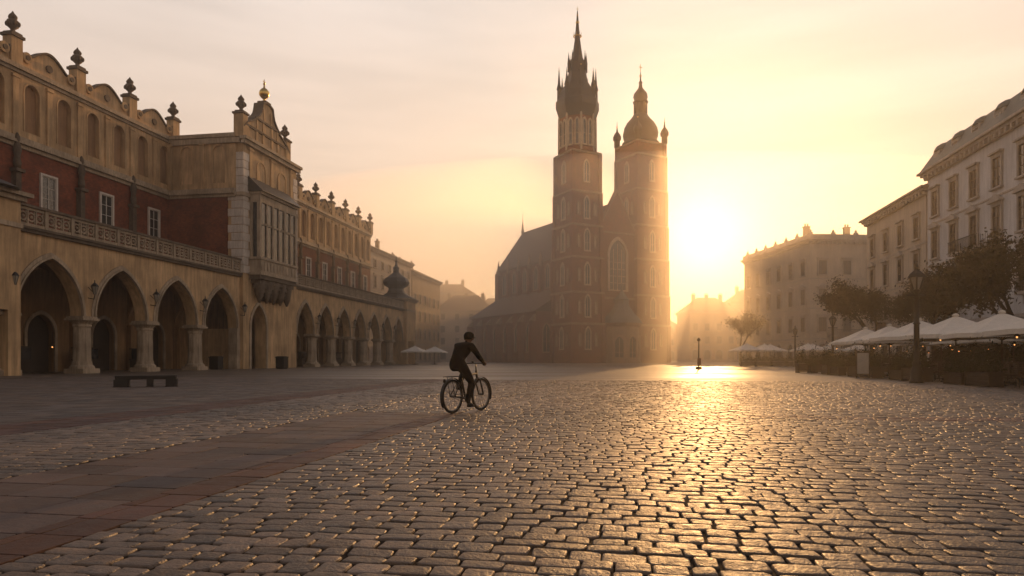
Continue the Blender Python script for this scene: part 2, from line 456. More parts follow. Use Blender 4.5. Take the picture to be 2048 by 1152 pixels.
gb=MB(); gb.lathe(0,0,[(.4,0),(.16,.15),(.14,.35),(.3,.45),(.5,.7),(.56,.95),(.5,1.2),(.3,1.45),(.12,1.55),(.07,1.9),(.03,2.5)],16,0); gb.ball((0,0,2.0),.14,0); gb.box(-.22,.22,-.03,.03,2.2,2.27)
gb.obj('gilded_finial',['gold'],hall,(GC,0,28.8))
orl=empty('oriel_bay',(75.3,-.35,0),0,parent=hall)
ob=MB(); W=3.9; D=1.25
ob.box(-W,W,-D,0,9.8,11.3); ob.box(-W-.12,W+.12,-D-.15,0,11.3,11.55); ob.box(-W-.12,W+.12,-D-.15,0,9.7,9.95)
ob.box(-W,W,-D,0,17.2,18.0); ob.box(-W-.15,W+.15,-D-.2,0,18.0,18.3)
for i in range(7):
    x=-W+.12+(2*W-.24)*i/6; big=i%2==0
    ww=.16 if big else .09; ob.box(x-ww,x+ww,-D,-D+.35,11.55,17.2)
ob.box(-W,-W+.3,-.35,0,11.55,17.2); ob.box(W-.3,W,-.35,0,11.55,17.2)
ob.box(-W,W,-D+.03,-D+.25,14.9,15.1)
for i in range(12):
    x=-W+(2*W)*(i+.5)/12; ob.box(x-.2,x+.2,-D-.06,-D,10.2,11.1)
ob.obj('oriel_frame',['stone'],orl)
og=MB(); og.box(-W+.2,W-.2,-D+.12,-.1,11.55,17.2); og.obj('oriel_glass',['glass'],orl)
oro=MB(); oro.ring([(-D-.45,18.3),(-.0,19.9)],[(-D-.45,18.25),(0,18.25)],-W-.35,W+.35,0)
me=oro.mesh('oriel_roof',['roofmetal'])
for v in me.vertices: v.co=Vector((v.co.y,v.co.x,v.co.z))
place(me,'oriel_roof',orl)
oc=MB()
for i in range(6):
    z1=9.7-i*.42; k=1-i/6.2
    oc.box(-W*k**.45,W*k**.45,-D*k,0,z1-.42,z1)
for i in range(5):
    x=-2.9+i*1.45; oc.lathe(x,-D*.45,[(.1,6.9),(.4,7.6),(.5,8.3),(.65,9.2)],8,0)
oc.obj('oriel_corbel',['stonedark'],orl)
def pavilion(x0,w):
    pv=empty('corner_pavilion',(x0,0,0),0,parent=hall)
    b=MB(); b.box(0,w,-.6,5,4.15,11.1,0); b.box(-.0,.9,-.6,.9,0,4.15,0); b.box(w-.9,w,-.6,.9,0,4.15,0); b.box(-.0,.9,1,5,0,4.15,0)
    b.box(-.25,w+.25,-.85,5.2,11.1,11.4,1); b.box(-.5,w+.5,-1.1,5.4,11.4,11.65,1)
    b.box(-.1,w+.1,-.7,5,9.4,9.7,1)
    b.obj('pavilion_wall',['cream','stone'],pv)
    r=MB(); cx=w/2;cy=2.2; s=w/2
    r.lathe(cx,cy,[(s*1.5,11.65),(s*1.25,12.0),(s*.9,12.4),(s*.62,12.9),(s*.5,13.5),(s*.55,13.7),(s*.85,14.1),(s*.95,14.7),(s*.8,15.4),(s*.45,16.0),(s*.2,16.5),(s*.2,17.2),(s*.26,17.3),(s*.12,17.6),(.1,18.4),(.03,19.6)],8,0,False,R(22.5))
    r.ball((cx,cy,18.5),.25,0)
    r.obj('pavilion_roof',['roofmetal'],pv)
pavilion(38.6,5.7); pavilion(121.6,5.0)
wl=MB()
wl.path([(0,0,5.1),(0,-.5,5.0),(0,-.55,5.35)],.03,6,0); wl.path([(0,0,5.9),(0,-.3,5.6),(0,-.55,5.5)],.02,6,0)
wl.lathe(0,-.55,[(.08,5.35),(.22,5.9),(.22,5.92)],6,1,False); wl.lathe(0,-.55,[(.28,5.92),(.16,6.1),(.04,6.2),(.03,6.4)],6,0,False)
for k in range(6):
    a=k*math.pi/3; wl.tube((.085*math.cos(a),-.55+.085*math.sin(a),5.35),(.23*math.cos(a),-.55+.23*math.sin(a),5.92),.015,.015,5,0)
wlm=wl.mesh('wall_lantern',['iron','lampglass'])
for e in edges1[3:]+edges2[1:-1]: place(wlm,'wall_lantern',hall,(e,0,.4))
sl=MB(); sl.ball((0,0,0),.05,0,8,6); sl.tube((0,0,.05),(0,0,1.2),.02,.02,5,1)
slm=sl.mesh('hanging_lamp',['bulb','iron'])
for s_ in (45.2,46.9,47.8,54.3): place(slm,'hanging_lamp',hall,(s_,6.6,random.uniform(1.9,3.2)))
sc=MB(); sc.box(-1.1,1.1,-.35,.35,0,.95,0); sc.box(-1.15,1.15,-.4,.4,.95,1.02,0); sc.box(-1.0,1.0,-.25,.25,1.02,1.9,1)
sc.box(-1.15,1.15,-.4,.4,1.9,2.0,0)
scm=sc.mesh('display_cabinet',['wood','glass'])
for i,s_ in enumerate((50.4,57,63.6,95.8,107)):
    o=place(scm,'display_cabinet',None,(0,0,0),ANG)
    o.location=Vector((-39.34,0,0))+Matrix.Rotation(ANG,3,'Z')@Vector((s_,5.9,0))
    o["label"]="dark wooden display cabinet standing under the market hall arcade"; o["category"]="cabinet"; o["group"]="cabinets under the arcade"

# ================================================================= TOWN HOUSES
def town_house(loc,rot,L,D,H,floors,ncol,wall,label,roof='hip',rh=4,hoods=('tri','flat',None),win=(1.2,2.2),side=0,sideR=0,dorm=0,roofmat='tile',balcony=None,parapet=False):
    t=empty('town_house',loc,rot,label,"building")
    w=MB(); w.box(0,L,0,D,-.05,H-.8); w.obj('wall',[wall],t)
    c=MB()
    def band(z0,z1,o): c.box(-o,L+o,-o,0,z0,z1); c.box(-o,0,0,D,z0,z1); c.box(L,L+o,0,D,z0,z1)
    band(4.2,4.5,.15)
    for i,(z,h) in enumerate(floors[1:]): band(z-.75,z-.6,.07)
    band(0,.7,.1)
    c.obj('string_course',['trim'],t)
    c=MB()
    c.box(-.25,L+.25,-.25,D,H-.8,H-.45); c.box(-.5,L+.5,-.5,D+.2,H-.45,H-.2); c.box(-.75,L+.75,-.75,D+.3,H-.2,H)
    n=int(L/.8)
    for i in range(n):
        x=(i+.5)*L/n; c.box(x-.12,x+.12,-.5,-.25,H-.8,H-.46)
    c.obj('cornice',['trim'],t)
    meshes=[window_mesh('window',win[0],h,hoods[min(i,len(hoods)-1)],'framedark','trim',3) for i,(z,h) in enumerate(floors)]
    for i,(z,h) in enumerate(floors):
        for k in range(ncol):
            place(meshes[i],'window',t,((k+.5)*L/ncol,0,z))
        for k in range(side):
            place(meshes[i],'window',t,(0,(k+.5)*D/side,z),R(-90))
        for k in range(sideR):
            place(meshes[i],'window',t,(L,(k+.5)*D/sideR,z),R(90))
    dm=MB(); arch_trim(dm,-.9,.9,2.6,.9,.25,-.18,.02,1,zb=0); dm.box(-.9,-.02,-.06,-.001,0,2.6,0); dm.box(.02,.9,-.06,-.001,0,2.6,0); 
    pp=archpts(-.9,.9,2.62,.85); dm.ring(pp,[(x,2.61) for x,z in pp],-.06,-.001,2)
    dmm=dm.mesh('door',['wood','trim','glass'])
    for k in range(ncol):
        place(dmm,'door',t,((k+.5)*L/ncol,0,0))
    if side:
        for k in range(side): place(dmm,'door',t,(0,(k+.5)*D/side,0),R(-90))
    r=MB()
    o=.6
    if roof=='mans':
        a=[(-o,-o,H),(L+o,-o,H),(L+o,D,H),(-o,D,H)]; i1=1.3
        b=[(-o+i1,-o+i1,H+rh*.7),(L+o-i1,-o+i1,H+rh*.7),(L+o-i1,D-i1,H+rh*.7),(-o+i1,D-i1,H+rh*.7)]
        e=[(3.5,D/2-1,H+rh),(L-3.5,D/2-1,H+rh),(L-3.5,D/2+1,H+rh),(3.5,D/2+1,H+rh)]
        r.add(a+b+e,[(0,1,5,4),(1,2,6,5),(2,3,7,6),(3,0,4,7),(4,5,9,8),(5,6,10,9),(6,7,11,10),(7,4,8,11),(8,9,10,11),(3,2,1,0)])
    else:
        a=[(-o,-o,H),(L+o,-o,H),(L+o,D+.3,H),(-o,D+.3,H),(min(L*.3,5),D/2,H+rh),(L-min(L*.3,5),D/2,H+rh)]
        r.add(a,[(0,1,5,4),(1,2,5),(2,3,4,5),(3,0,4),(3,2,1,0)])
    r.obj('roof',[roofmat],t)
    if parapet:
        pm=MB(); pm.box(-.3,L+.3,-.3,0,H,H+.8); pm.box(-.3,0,0,D,H,H+.8)
        k=0
        while k*4<L: 
            pm.box(k*4-.3,k*4+.3,-.4,.1,H,H+1.1); pm.lathe(k*4,-.15,[(.15,H+1.1),(.24,H+1.3),(.08,H+1.55),(.02,H+1.7)],8,0); k+=1
        k=1
        while k*4<D:
            pm.box(-.4,.1,k*4-.3,k*4+.3,H,H+1.1); pm.lathe(-.15,k*4,[(.15,H+1.1),(.24,H+1.3),(.08,H+1.55),(.02,H+1.7)],8,0); k+=1
        pm.obj('parapet',['trim'],t)
    if dorm:
        d=MB(); d.box(-.7,.7,-.1,1.6,0,1.5,0); d.box(-.45,.45,-.14,-.1,.25,1.2,1)
        d.lathe(0,.7,[(1.0,1.5),(.98,1.65),(.8,1.95),(.4,2.2),(.08,2.3)],12,2)
        dme=d.mesh('dormer',['trim','glass',roofmat])
        for k in range(dorm): place(dme,'dormer',t,((k+.5)*L/dorm,.15,H+.05))
    ch=MB(); ch.box(-.5,.5,-.35,.35,0,2.6,0); ch.box(-.6,.6,-.45,.45,2.6,2.8,0)
    for k in(-.25,.25): ch.lathe(k,0,[(.13,2.8),(.15,3.3)],8,0)
    chm=ch.mesh('chimney',['tile'])
    for k in range(3): place(chm,'chimney',t,(L*(.2+.3*k),D*.45+random.uniform(-1,1),H+rh*.55))
    if balcony:
        for (bx,bz,bw) in balcony:
            b=MB(); b.box(-bw/2,bw/2,-1.1,0,-.2,0,0)
            for i in range(int(bw/.16)+1): x=-bw/2+i*.16; b.tube((x,-1.05,0),(x,-1.05,1.0),.022,.022,4,1)
            for i in range(7): b.tube((-bw/2,-1.05+i*.17,0),(-bw/2,-1.05+i*.17,1),.022,.022,4,1); b.tube((bw/2,-1.05+i*.17,0),(bw/2,-1.05+i*.17,1),.022,.022,4,1)
            b.box(-bw/2-.03,bw/2+.03,-1.09,-1.02,1.0,1.06,1)
            for x in(-bw/2+.3,bw/2-.3): b.poly([(x-.12,-.2,-.9),(x+.12,-.2,-.9)],-.6,0,0)
            b.obj('balcony',['trim','iron'],t,(bx,0,bz))
    return t
def pt(x0,Y): return (x0+.169*Y,Y,0)
town_house(pt(29.9,68.0),ANG-math.pi,26.2,16,19.6,[(6.2,2.5),(10.8,2.6),(14.9,2.4)],7,'wallwhite',"white four-storey town house with dark mansard roof and dormers",'mans',3.2,('flat','tri','flat'),(1.25,2.3),dorm=7,roofmat='copper',balcony=[(20.6,6.0,6.0),(9.4,10.4,5)])
town_house(pt(29.9,85.2),ANG-math.pi,17.1,16,18.3,[(5.6,2.3),(9.5,2.4),(13.4,2.2)],4,'wallcream',"cream four-storey town house with bracketed cornice","hip",3.5,('flat','tri','flat'),(1.2,2.2),dorm=0,roofmat='tile',balcony=[(6.4,5.4,4)])
town_house((50.2,115,0),R(5),26,26,21.2,[(5.6,2.4),(10.2,2.6),(15.2,2.4)],6,'wallcream',"pale corner palace with roof parapet and urns","hip",2.6,('flat','tri','flat'),(1.4,2.4),side=6,roofmat='tile',parapet=True,balcony=[(6.5,4.9,7)])
town_house((-50.5+.169*126,126,0),ANG,34,14,23,[(5.8,2.4),(10.4,2.6),(15.2,2.4),(19.2,1.6)],8,'wallcream',"pale five-storey town house with deep cornice","hip",3.0,('flat','tri','flat',None),(1.3,2.4),roofmat='tile')
town_house((-50.5+.169*160.3,160.3,0),ANG,24,14,21.5,[(5.6,2.3),(10.0,2.4),(14.2,2.2)],6,'wallochre',"ochre four-storey town house with tiled roof","hip",3.6,('flat',None,None),(1.3,2.2),roofmat='tile')
far=[(-24,215,18,14,16,'wallcream'),(-34,240,20,14,24,'wallochre'),(-14,252,18,14,19,'wallcream'),(2,262,16,14,15,'wallochre'),
     (52,200,14,14,15,'wallochre'),(67,208,16,14,18,'wallcream'),(84,205,18,14,19,'wallcream'),(40,232,16,14,12,'wallochre'),(-52,262,20,14,22,'wallcream')]
for i,(x,y,L_,D_,H_,w_) in enumerate(far):
    nf=[(5.4,2.0),(9.2,2.0),(13.2,1.8)][:2 if H_<16 else 3]
    town_house((x,y,0),R(random.uniform(-6,6)),L_,D_,H_,nf,4,w_,"hazy pale town house with pitched tiled roof" if w_=='wallcream' else "hazy ochre town house with pitched tiled roof","hip",3.5+random.random()*2,(None,),(1.3,2.0),roofmat='tile')

# ================================================================= CHURCH
ch=empty('church',(13.2,150,0),R(28),"tall Gothic brick church with two unequal towers","church")
def tower(x0,w,stages,par):
    b=MB(); 
    z0=0
    for i,z1 in enumerate(stages):
        s=.12*i; t=MB()
        b.box(x0+s,x0+w-s,s,w-s,z0,z1-.0)
        for cx in(x0+s,x0+w-s):
            for cy in(s,w-s):
                b.box(cx-.45,cx+.45,cy-.45,cy+.45,z0,z1-.5)
        t.box(x0+s-.45,x0+w-s+.45,s-.45,w-s+.45,z1-.5,z1-.15)
        t.box(x0+s-.25,x0+w-s+.25,s-.25,w-s+.25,z1-.15,z1+.02)
        z0=z1
        t.obj('tower_string_course',['churchstone'],par)
    b.obj('tower_wall',['churchbrick'],par)
lan=[lancet_mesh('lancet_window',1.1,4.6,1.3,.36,1,'churchpale'),None,lancet_mesh('lancet_window',.5,2.6,.6,.2,0,'churchstone',.22,'churchpale')]
par=empty('spired_tower',(0,0,0),0,parent=ch)
st=[9,16,23.8,31,38.5,47.4]
tower(0,8.3,st,par)
def twindows(x0,w,zs,par):
    for i,z in enumerate(zs):
        s=.12*i
        for (px,py,rz) in ((x0+w/2,s,0),(x0+s,w/2,R(-90))):
            def P(d,dz=0): return (px+d,py,z+dz) if rz==0 else (px,py+d,z+dz)
            place(lan[0],'lancet_window',par,P(0),rz)
            if i<5:
                place(lan[2],'lancet_window',par,P(-2.2,.8),rz); place(lan[2],'lancet_window',par,P(2.2,.8),rz)
twindows(0,8.3,[3.2,10.4,17.6,25.2,32.4,40.6],par)
oc=MB(); cx=cy=4.15
oc.lathe(cx,cy,[(4.5,47.4),(4.45,48.2),(4.2,48.3),(4.1,55.0),(4.3,55.2)],8,0,False,R(22.5))
oc.obj('octagon_wall',['churchbrick'],par)
om=MB()
for k in range(8):
    a=R(45*k+22.5); x=cx+4.2*math.cos(a); y=cy+4.2*math.sin(a)
    om.tube((x,y,47.4),(x,y,55.4),.34,.28,6,0,False)
    om.lathe(x,y,[(.3,55.4),(.02,57)],6,0,False)
om.obj('octagon_pilasters',['churchpale'],par)
ol=lancet_mesh('lancet_window',.6,5.6,.7,.32,0,'churchpale')
for k in range(8):
    a=R(45*k); 
    for d in(-.75,.75):
        r_=3.86; place(ol,'lancet_window',par,(cx+r_*math.cos(a)-d*math.sin(a),cy+r_*math.sin(a)+d*math.cos(a),48.8),a+R(90))
gl=MB()
gl.lathe(cx,cy,[(4.2,55.2),(4.5,56.2),(4.9,57.4),(5.0,57.8),(5.0,59.2),(4.8,59.3),(4.6,59.9),(4.3,61.2),(3.4,62.4),(2.9,63.2)],8,0,False,R(22.5))
gl.obj('tower_gallery',['roofmetal'],par)
sp=MB()
sp.lathe(cx,cy,[(2.9,62.8),(2.3,64.8),(1.95,66.6),(1.9,68.2),(1.25,69.6),(.95,71.4),(.6,74),(.32,77.2),(.1,80.2)],8,0,False,R(22.5))
sp.ball((cx,cy,77.6),.42,1); sp.torus((cx,cy,74.4),.85,.14,'z',16,6,1)
for k in range(8):
    a=R(45*k); sp.tube((cx+.75*math.cos(a),cy+.75*math.sin(a),74.4),(cx+.95*math.cos(a),cy+.95*math.sin(a),75.2),.08,.03,5,1)
sp.ball((cx,cy,79.2),.22,1); sp.box(cx-.03,cx+.03,cy-.03,cy+.03,80,81.2,1); sp.box(cx-.3,cx+.3,cy-.03,cy+.03,80.6,80.7,1)
for k in range(8):
    a=R(45*k+22.5); x=cx+4.25*math.cos(a); y=cy+4.25*math.sin(a); h=66.3 if k%2 else 65.2
    sp.lathe(x,y,[(.5,59.3),(.46,62.0),(.62,62.2),(.34,63.3),(.1,h),(.02,h+1.0)],6,0,False); sp.ball((x,y,h),.16,1,6,4)
    x=cx+2.05*math.cos(a); y=cy+2.05*math.sin(a)
    sp.lathe(x,y,[(.26,66.2),(.3,68.2),(.06,70.2),(.02,70.8)],6,0,False)
sp.obj('spire',['roofmetal','gold'],par)
par=empty('domed_tower',(0,0,0),0,parent=ch)
st2=[9,16,24.5,32.5,41,49.2,52.3]
tower(18,9.3,st2,par)
twindows(18,9.3,[3.2,10.6,18,26.2,34.4,43],par)
dm=MB(); cx=22.65;cy=4.65
dm.lathe(cx,cy,[(4.6,52.3),(4.4,52.9),(3.8,53.3),(4.15,54.2),(4.25,55.2),(4.0,56.4),(3.3,57.7),(2.3,58.8),(1.8,59.5),(1.75,59.7)],16,0,True)
for k in range(8):
    a=R(45*k); dm.tube((cx+1.45*math.cos(a),cy+1.45*math.sin(a),59.7),(cx+1.45*math.cos(a),cy+1.45*math.sin(a),62.6),.2,.2,6,0)
dm.lathe(cx,cy,[(1.1,59.6),(1.1,62.6)],8,0,False)
dm.lathe(cx,cy,[(1.8,62.6),(1.85,62.9),(1.5,63.2),(1.75,64.0),(1.6,64.8),(1.0,65.6),(.5,66.3),(.35,67.3),(.5,67.5),(.2,68.0),(.08,70)],12,0,True)
dm.ball((cx,cy,69.2),.3,1); dm.box(cx-.05,cx+.05,cy-.05,cy+.05,70,72,1); dm.box(cx-.45,cx+.45,cy-.05,cy+.05,71.2,71.35,1)
dm.obj('dome',['roofmetal','gold'],par)
dm=MB()
dm.lathe(0,0,[(.7,52.3),(.7,54),(.95,54.1),(1.0,54.9),(.7,55.6),(.25,56.2),(.08,57.4),(.03,58.6)],8,0,True); dm.ball((0,0,57.4),.2,1,6,4)
tum=dm.mesh('corner_turret',['roofmetal','gold'])
for sx in(-4,4):
    for sy in(-4,4): place(tum,'corner_turret',par,(cx+sx,cy+sy,0))
wf=MB(); wf.box(8.3,18,1.2,4,0,30)
wf.poly([(7.8,30.05,30.0),(10,34,30.0),(11.2,35.5,30),(13.15,39.5,30.0),(15.1,35.5,30),(16.3,34,30),(18.4,30.05,30.0)],1.2,2.2,0)
wf.obj('west_front_wall',['churchbrick'],ch)
wt=MB(); wt.box(8.3,18,.95,1.2,14.6,15.1); wt.obj('string_course',['churchstone'],ch)
wt=MB(); wt.box(8.3,18,.95,1.2,29.7,30.1); wt.obj('string_course',['churchstone'],ch)
wt=MB()
pp=[(7.8,30.05),(13.15,39.5),(18.4,30.05)]
wt.ring([(a,b+.4) for a,b in pp],pp,1.0,2.4,0)
wt.obj('gable_coping',['churchstone'],ch)
bw=lancet_mesh('great_west_window',4.6,11.5,3.6,.6,3,'churchpale',out=.35); place(bw,'great_west_window',ch,(13.15,1.2,16.8))
pc=MB()
pc.lathe(13.15,-.5,[(4.4,0),(4.4,1.2),(4.15,1.25),(4.1,8.2),(4.5,8.4),(4.7,9.0)],8,0,False,R(22.5))
pc.obj('porch_wall',['churchstone'],ch)
pr=MB(); pr.lathe(13.15,-.5,[(4.9,9.0),(4.3,10),(3.0,11.3),(2.0,12.6),(1.6,13.4),(1.6,14.2),(1.8,14.4),(1.1,15.2),(.3,16.4),(.06,18.2)],8,0,False,R(22.5)); pr.obj('porch_roof',['copper'],ch)
pd=lancet_mesh('portal_door',1.9,5.6,1.5,.35,1,out=.3)
for k in(-2,-1,0):
    a=R(-90+45*(k+1)); place(pd,'portal_door',ch,(13.15+3.82*math.cos(a),-.5+3.82*math.sin(a),.3),a+R(90))
nv=MB(); nv.box(5,21,4,46,0,25.2); 
nv.lathe(13,46,[(8,0),(8,25.2)],8,0,False,R(22.5)); nv.obj('nave_wall',['churchbrick'],ch)
nr=MB()
nr.add([(4.3,4,25.2),(21.7,4,25.2),(21.7,46,25.2),(4.3,46,25.2),(13,4,37.2),(13,46,37.2),(16.5,54,25.2),(9.5,54,25.2)],
       [(0,3,5,4),(1,4,5,2),(0,4,1),(2,5,6),(6,5,7),(7,5,3)])
nr.obj('nave_roof',['tile'],ch)
nf=MB(); nf.lathe(13,46,[(.5,37),(.3,38.5),(.1,40.5),(.03,43)],8,0,False); nf.obj('roof_finial',['roofmetal'],ch)
for x0,x1 in((-4,5),(21,30)):
    ai=MB(); ai.box(x0,x1,9,44,0,11.8); ai.obj('aisle_wall',['churchbrick'],ch)
ar=MB()
ar.add([(-4.7,8.4,11.8),(-4.7,44.6,11.8),(4.98,44.6,18),(4.98,8.4,18),(4.98,8.4,11.8),(4.98,44.6,11.8)],[(0,1,2,3),(0,3,4),(1,5,2)])
ar.obj('aisle_roof',['tile'],ch)
ar=MB()
ar.add([(30.7,8.4,11.8),(30.7,44.6,11.8),(21.02,44.6,18),(21.02,8.4,18),(21.02,8.4,11.8),(21.02,44.6,11.8)],[(0,3,2,1),(0,4,3),(1,2,5)])
ar.obj('aisle_roof',['tile'],ch)
bu=MB(); bu.box(-1.4,0,-.45,.45,0,9.6,0); bu.add([(-1.5,-.5,9.6),(-1.5,.5,9.6),(.02,.5,11.3),(.02,-.5,11.3),(.02,-.5,9.6),(.02,.5,9.6)],[(0,1,2,3),(0,3,4),(1,5,2)],1)
bum=bu.mesh('buttress',['churchbrick','churchstone'])
bu2=MB(); bu2.box(-.9,0,-.4,.4,14,24.2,0); bu2.lathe(-.5,0,[(.5,24.2),(.4,26),(.05,28.2)],4,1,False,R(45)); bum2=bu2.mesh('buttress',['churchbrick','churchstone'])
lw=lancet_mesh('aisle_window',1.8,6.4,1.8,.3,1); lw2=lancet_mesh('nave_window',1.7,5.6,1.6,.3,1)
for k in range(7):
    place(bum,'buttress',ch,(-4,9.4+5.7*k,0)); place(bum2,'buttress',ch,(5,9.8+5.8*k,0))
    if k<6: place(lw,'aisle_window',ch,(-4,12.3+5.7*k,2.6),R(-90)); place(lw2,'nave_window',ch,(5,12.8+5.8*k,18.6),R(-90))
place(lw,'aisle_window',ch,(-1.2,9,2.6),0)

# ================================================================= GROUND
g=MB(); g.add([(-1500,-300,0),(1500,-300,0),(1500,2600,0),(-1500,2600,0)],[(0,1,2,3)])
def paving_mat():
    m=bpy.data.materials.new('distant_paving'); m.use_nodes=True; nt=m.node_tree;N=nt.nodes;L=nt.links; b=N["Principled BSDF"]
    tc=N.new("ShaderNodeTexCoord"); mp=N.new("ShaderNodeMapping"); mp.inputs["Rotation"].default_value=(0,0,-ANG+math.pi/2)
    L.new(tc.outputs["Object"],mp.inputs["Vector"])
    br=N.new("ShaderNodeTexBrick"); br.inputs["Scale"].default_value=1; br.inputs["Brick Width"].default_value=.28; br.inputs["Row Height"].default_value=.2; br.inputs["Mortar Size"].default_value=.012
    br.inputs["Color1"].default_value=(.165,.125,.095,1); br.inputs["Color2"].default_value=(.105,.08,.062,1); br.inputs["Mortar"].default_value=(.05,.04,.032,1)
    L.new(mp.outputs[0],br.inputs["Vector"])
    mp2=N.new("ShaderNodeMapping"); mp2.inputs["Rotation"].default_value=(0,0,-ANG+math.pi/2); mp2.inputs["Scale"].default_value=(.5,1.6,1); L.new(tc.outputs["Object"],mp2.inputs["Vector"])
    n=N.new("ShaderNodeTexNoise"); n.inputs["Scale"].default_value=.12; n.inputs["Detail"].default_value=6; L.new(mp2.outputs[0],n.inputs["Vector"])
    r=N.new("ShaderNodeMapRange"); r.inputs[1].default_value=.3; r.inputs[2].default_value=.7; r.inputs[3].default_value=.5; r.inputs[4].default_value=1.3; L.new(n.outputs["Fac"],r.inputs[0])
    mu=N.new("ShaderNodeMixRGB"); mu.blend_type='MULTIPLY'; mu.inputs[0].default_value=1; L.new(br.outputs["Color"],mu.inputs[1]); L.new(r.outputs[0],mu.inputs[2]); L.new(mu.outputs[0],b.inputs["Base Color"])
    r2=N.new("ShaderNodeMapRange"); r2.inputs[1].default_value=.35; r2.inputs[2].default_value=.65; r2.inputs[3].default_value=.38; r2.inputs[4].default_value=.6; L.new(n.outputs["Fac"],r2.inputs[0]); L.new(r2.outputs[0],b.inputs["Roughness"])
    n2=N.new("ShaderNodeTexNoise"); n2.inputs["Scale"].default_value=4; n2.inputs["Detail"].default_value=5; L.new(tc.outputs["Object"],n2.inputs["Vector"])
    bp=N.new("ShaderNodeBump"); bp.inputs["Strength"].default_value=.5; bp.inputs["Distance"].default_value=.03; L.new(n2.outputs["Fac"],bp.inputs["Height"])
    L.new(bp.outputs[0],b.inputs["Normal"]); b.inputs["Specular IOR Level"].default_value=.45
    return m
M['paving']=paving_mat()
go=g.obj('ground',['paving']); go["kind"]="structure"
M['joint']=mat('joint_sand',(0.03,0.021,0.015),.95,.4,3,.4,30,spec=.1)
M['cobble']=mat('cobblestone_granite',(1,1,1),.52,.5,7,.85,30,spec=.62,kind='attr')
M['slab']=mat('paving_slab',(1,1,1),.62,.4,3,.4,22,spec=.3,kind='attr')

AMAX=34
def inview(a,b):
    Y=.986*a+.1667*b; X=.1667*a-.986*b
    return Y>1.6 and abs(X)<.80*Y+3.2
jb=MB()
jb.add([(1,-32,.004),(AMAX+.1,-32,.004),(AMAX+.1,34,.004),(1,34,.004)],[(0,1,2,3)])
jo=jb.obj('paving_joints',['joint'],None,(0,0,0),ANG); jo["kind"]="structure"
V=[];F=[];C=[]; V2=[];F2=[];C2=[]
def stone(V,F,C,a0,a1,b0,b1,h,col,hi,flat=False):
    ca_,cb_=(a0+a1)/2,(b0+b1)/2; ha,hb=(a1-a0)/2,(b1-b0)/2
    k=.5 if flat else 1
    tl=[random.uniform(-1,1)*.0026*k for _ in range(2)]
    if hi:
        c=.06 if flat else random.uniform(.12,.3)
        base=[(1,-1+c),(1,1-c),(1-c,1),(-1+c,1),(-1,1-c),(-1,-1+c),(-1+c,-1),(1-c,-1)]
        if not flat: base=[(x+random.uniform(-.12,.05),y+random.uniform(-.1,.05)) for x,y in base]
        rings=[(1,0),(.99,h*.6),(.955,h*.9),(.89,h),(.4,h+.001)] 
        if flat: rings=[(1,0),(.99,h*.9),(.975,h),(.5,h)]
        n=8
    else:
        base=[(1,-1),(1,1),(-1,1),(-1,-1)]; rings=[(1,0),(.92,h)]; n=4
        if not flat: rings=[(1,0),(.97,h*.8),(.9,h)]
    o=len(V)
    for s,z in rings:
        for x,y in base:
            V.append((ca_+x*ha*s,cb_+y*hb*s,z+tl[0]*x*(z>0)+tl[1]*y*(z>0)))
    nr=len(rings)
    for r in range(nr-1):
        for i in range(n):
            j=(i+1)%n; F.append((o+r*n+i,o+r*n+j,o+(r+1)*n+j,o+(r+1)*n+i))
    F.append(tuple(o+(nr-1)*n+i for i in range(n)))
    C.extend([col]*(n*nr))
def ccol(base,v=.22):
    k=1+random.uniform(-v,v); w=random.uniform(-.02,.02)
    return (max(.02,base[0]*k+w*.5),base[1]*k,max(.02,base[2]*k-w*.4),1)
def zone(bmin,bmax,kind,amin=1.2,amax=AMAX):
    a=amin
    while a<amax:
        if kind=='cob': rw=random.uniform(.14,.19)
        elif kind=='slab': rw=.5
        else: rw=.42
        b=bmin+ (random.uniform(0,.12) if kind=='cob' else 0)
        while b<bmax-.05:
            bl={'cob':random.uniform(.14,.28),'slab':random.uniform(.45,.8),'flag':random.uniform(.4,.65),'red':random.uniform(.32,.36)}[kind]
            b1=min(b+bl,bmax)
            if bmax-b1<.1: b1=bmax
            m=(b+b1)/2
            if inview(a,m):
                hi=a<15
                wv=.08*math.sin(m*.55+1)+.045*math.sin(m*1.7)+.02*math.sin(m*4+a) if kind=='cob' else 0
                if kind=='cob':
                    gp=random.uniform(.004,.010)
                    cross=13.1<a<13.75 and m<-2
                    patch=.85+.25*math.sin(a*.6+m*.35)*math.sin(m*.5-a*.2)
                    bc=(.14,.06,.04) if cross else (.19*patch,.135*patch,.098*patch)
                    stone(V,F,C,a+gp+wv,a+rw-gp+wv,b+gp,b1-gp,random.uniform(.014,.023),ccol(bc,.38),hi)
                else:
                    base={'slab':(.12,.08,.065),'flag':(.13,.10,.082),'red':(.115,.055,.04)}[kind]
                    stone(V2,F2,C2,a+.005,a+rw-.005,b+.005,b1-.005,.020+random.uniform(-.002,.002),ccol(base,.3),hi,True)
            b=b1
        a+=rw
zone(-31,3.3,'cob'); zone(3.3,3.75,'red',1.2,13.2); zone(3.75,5.6,'slab',1.2,13.2); zone(3.3,5.6,'cob',13.25); zone(5.6,8.8,'cob'); zone(8.8,10.2,'red'); zone(10.2,33,'flag')
def stonesobj(name,V,F,C,mt):
    me=bpy.data.meshes.new(name); me.from_pydata(V,[],F); me.materials.append(M[mt])
    at=me.color_attributes.new('Col','FLOAT_COLOR','POINT')
    at.data.foreach_set('color',[c for q in C for c in q])
    me.polygons.foreach_set('use_smooth',[True]*len(F)) 
    me.update()
    o=bpy.data.objects.new(name,me); COL.objects.link(o); o.rotation_euler=(0,0,ANG); o["kind"]="structure"; return o
stonesobj('cobblestone_paving',V,F,C,'cobble'); s2=stonesobj('slab_pavement',V2,F2,C2,'slab')
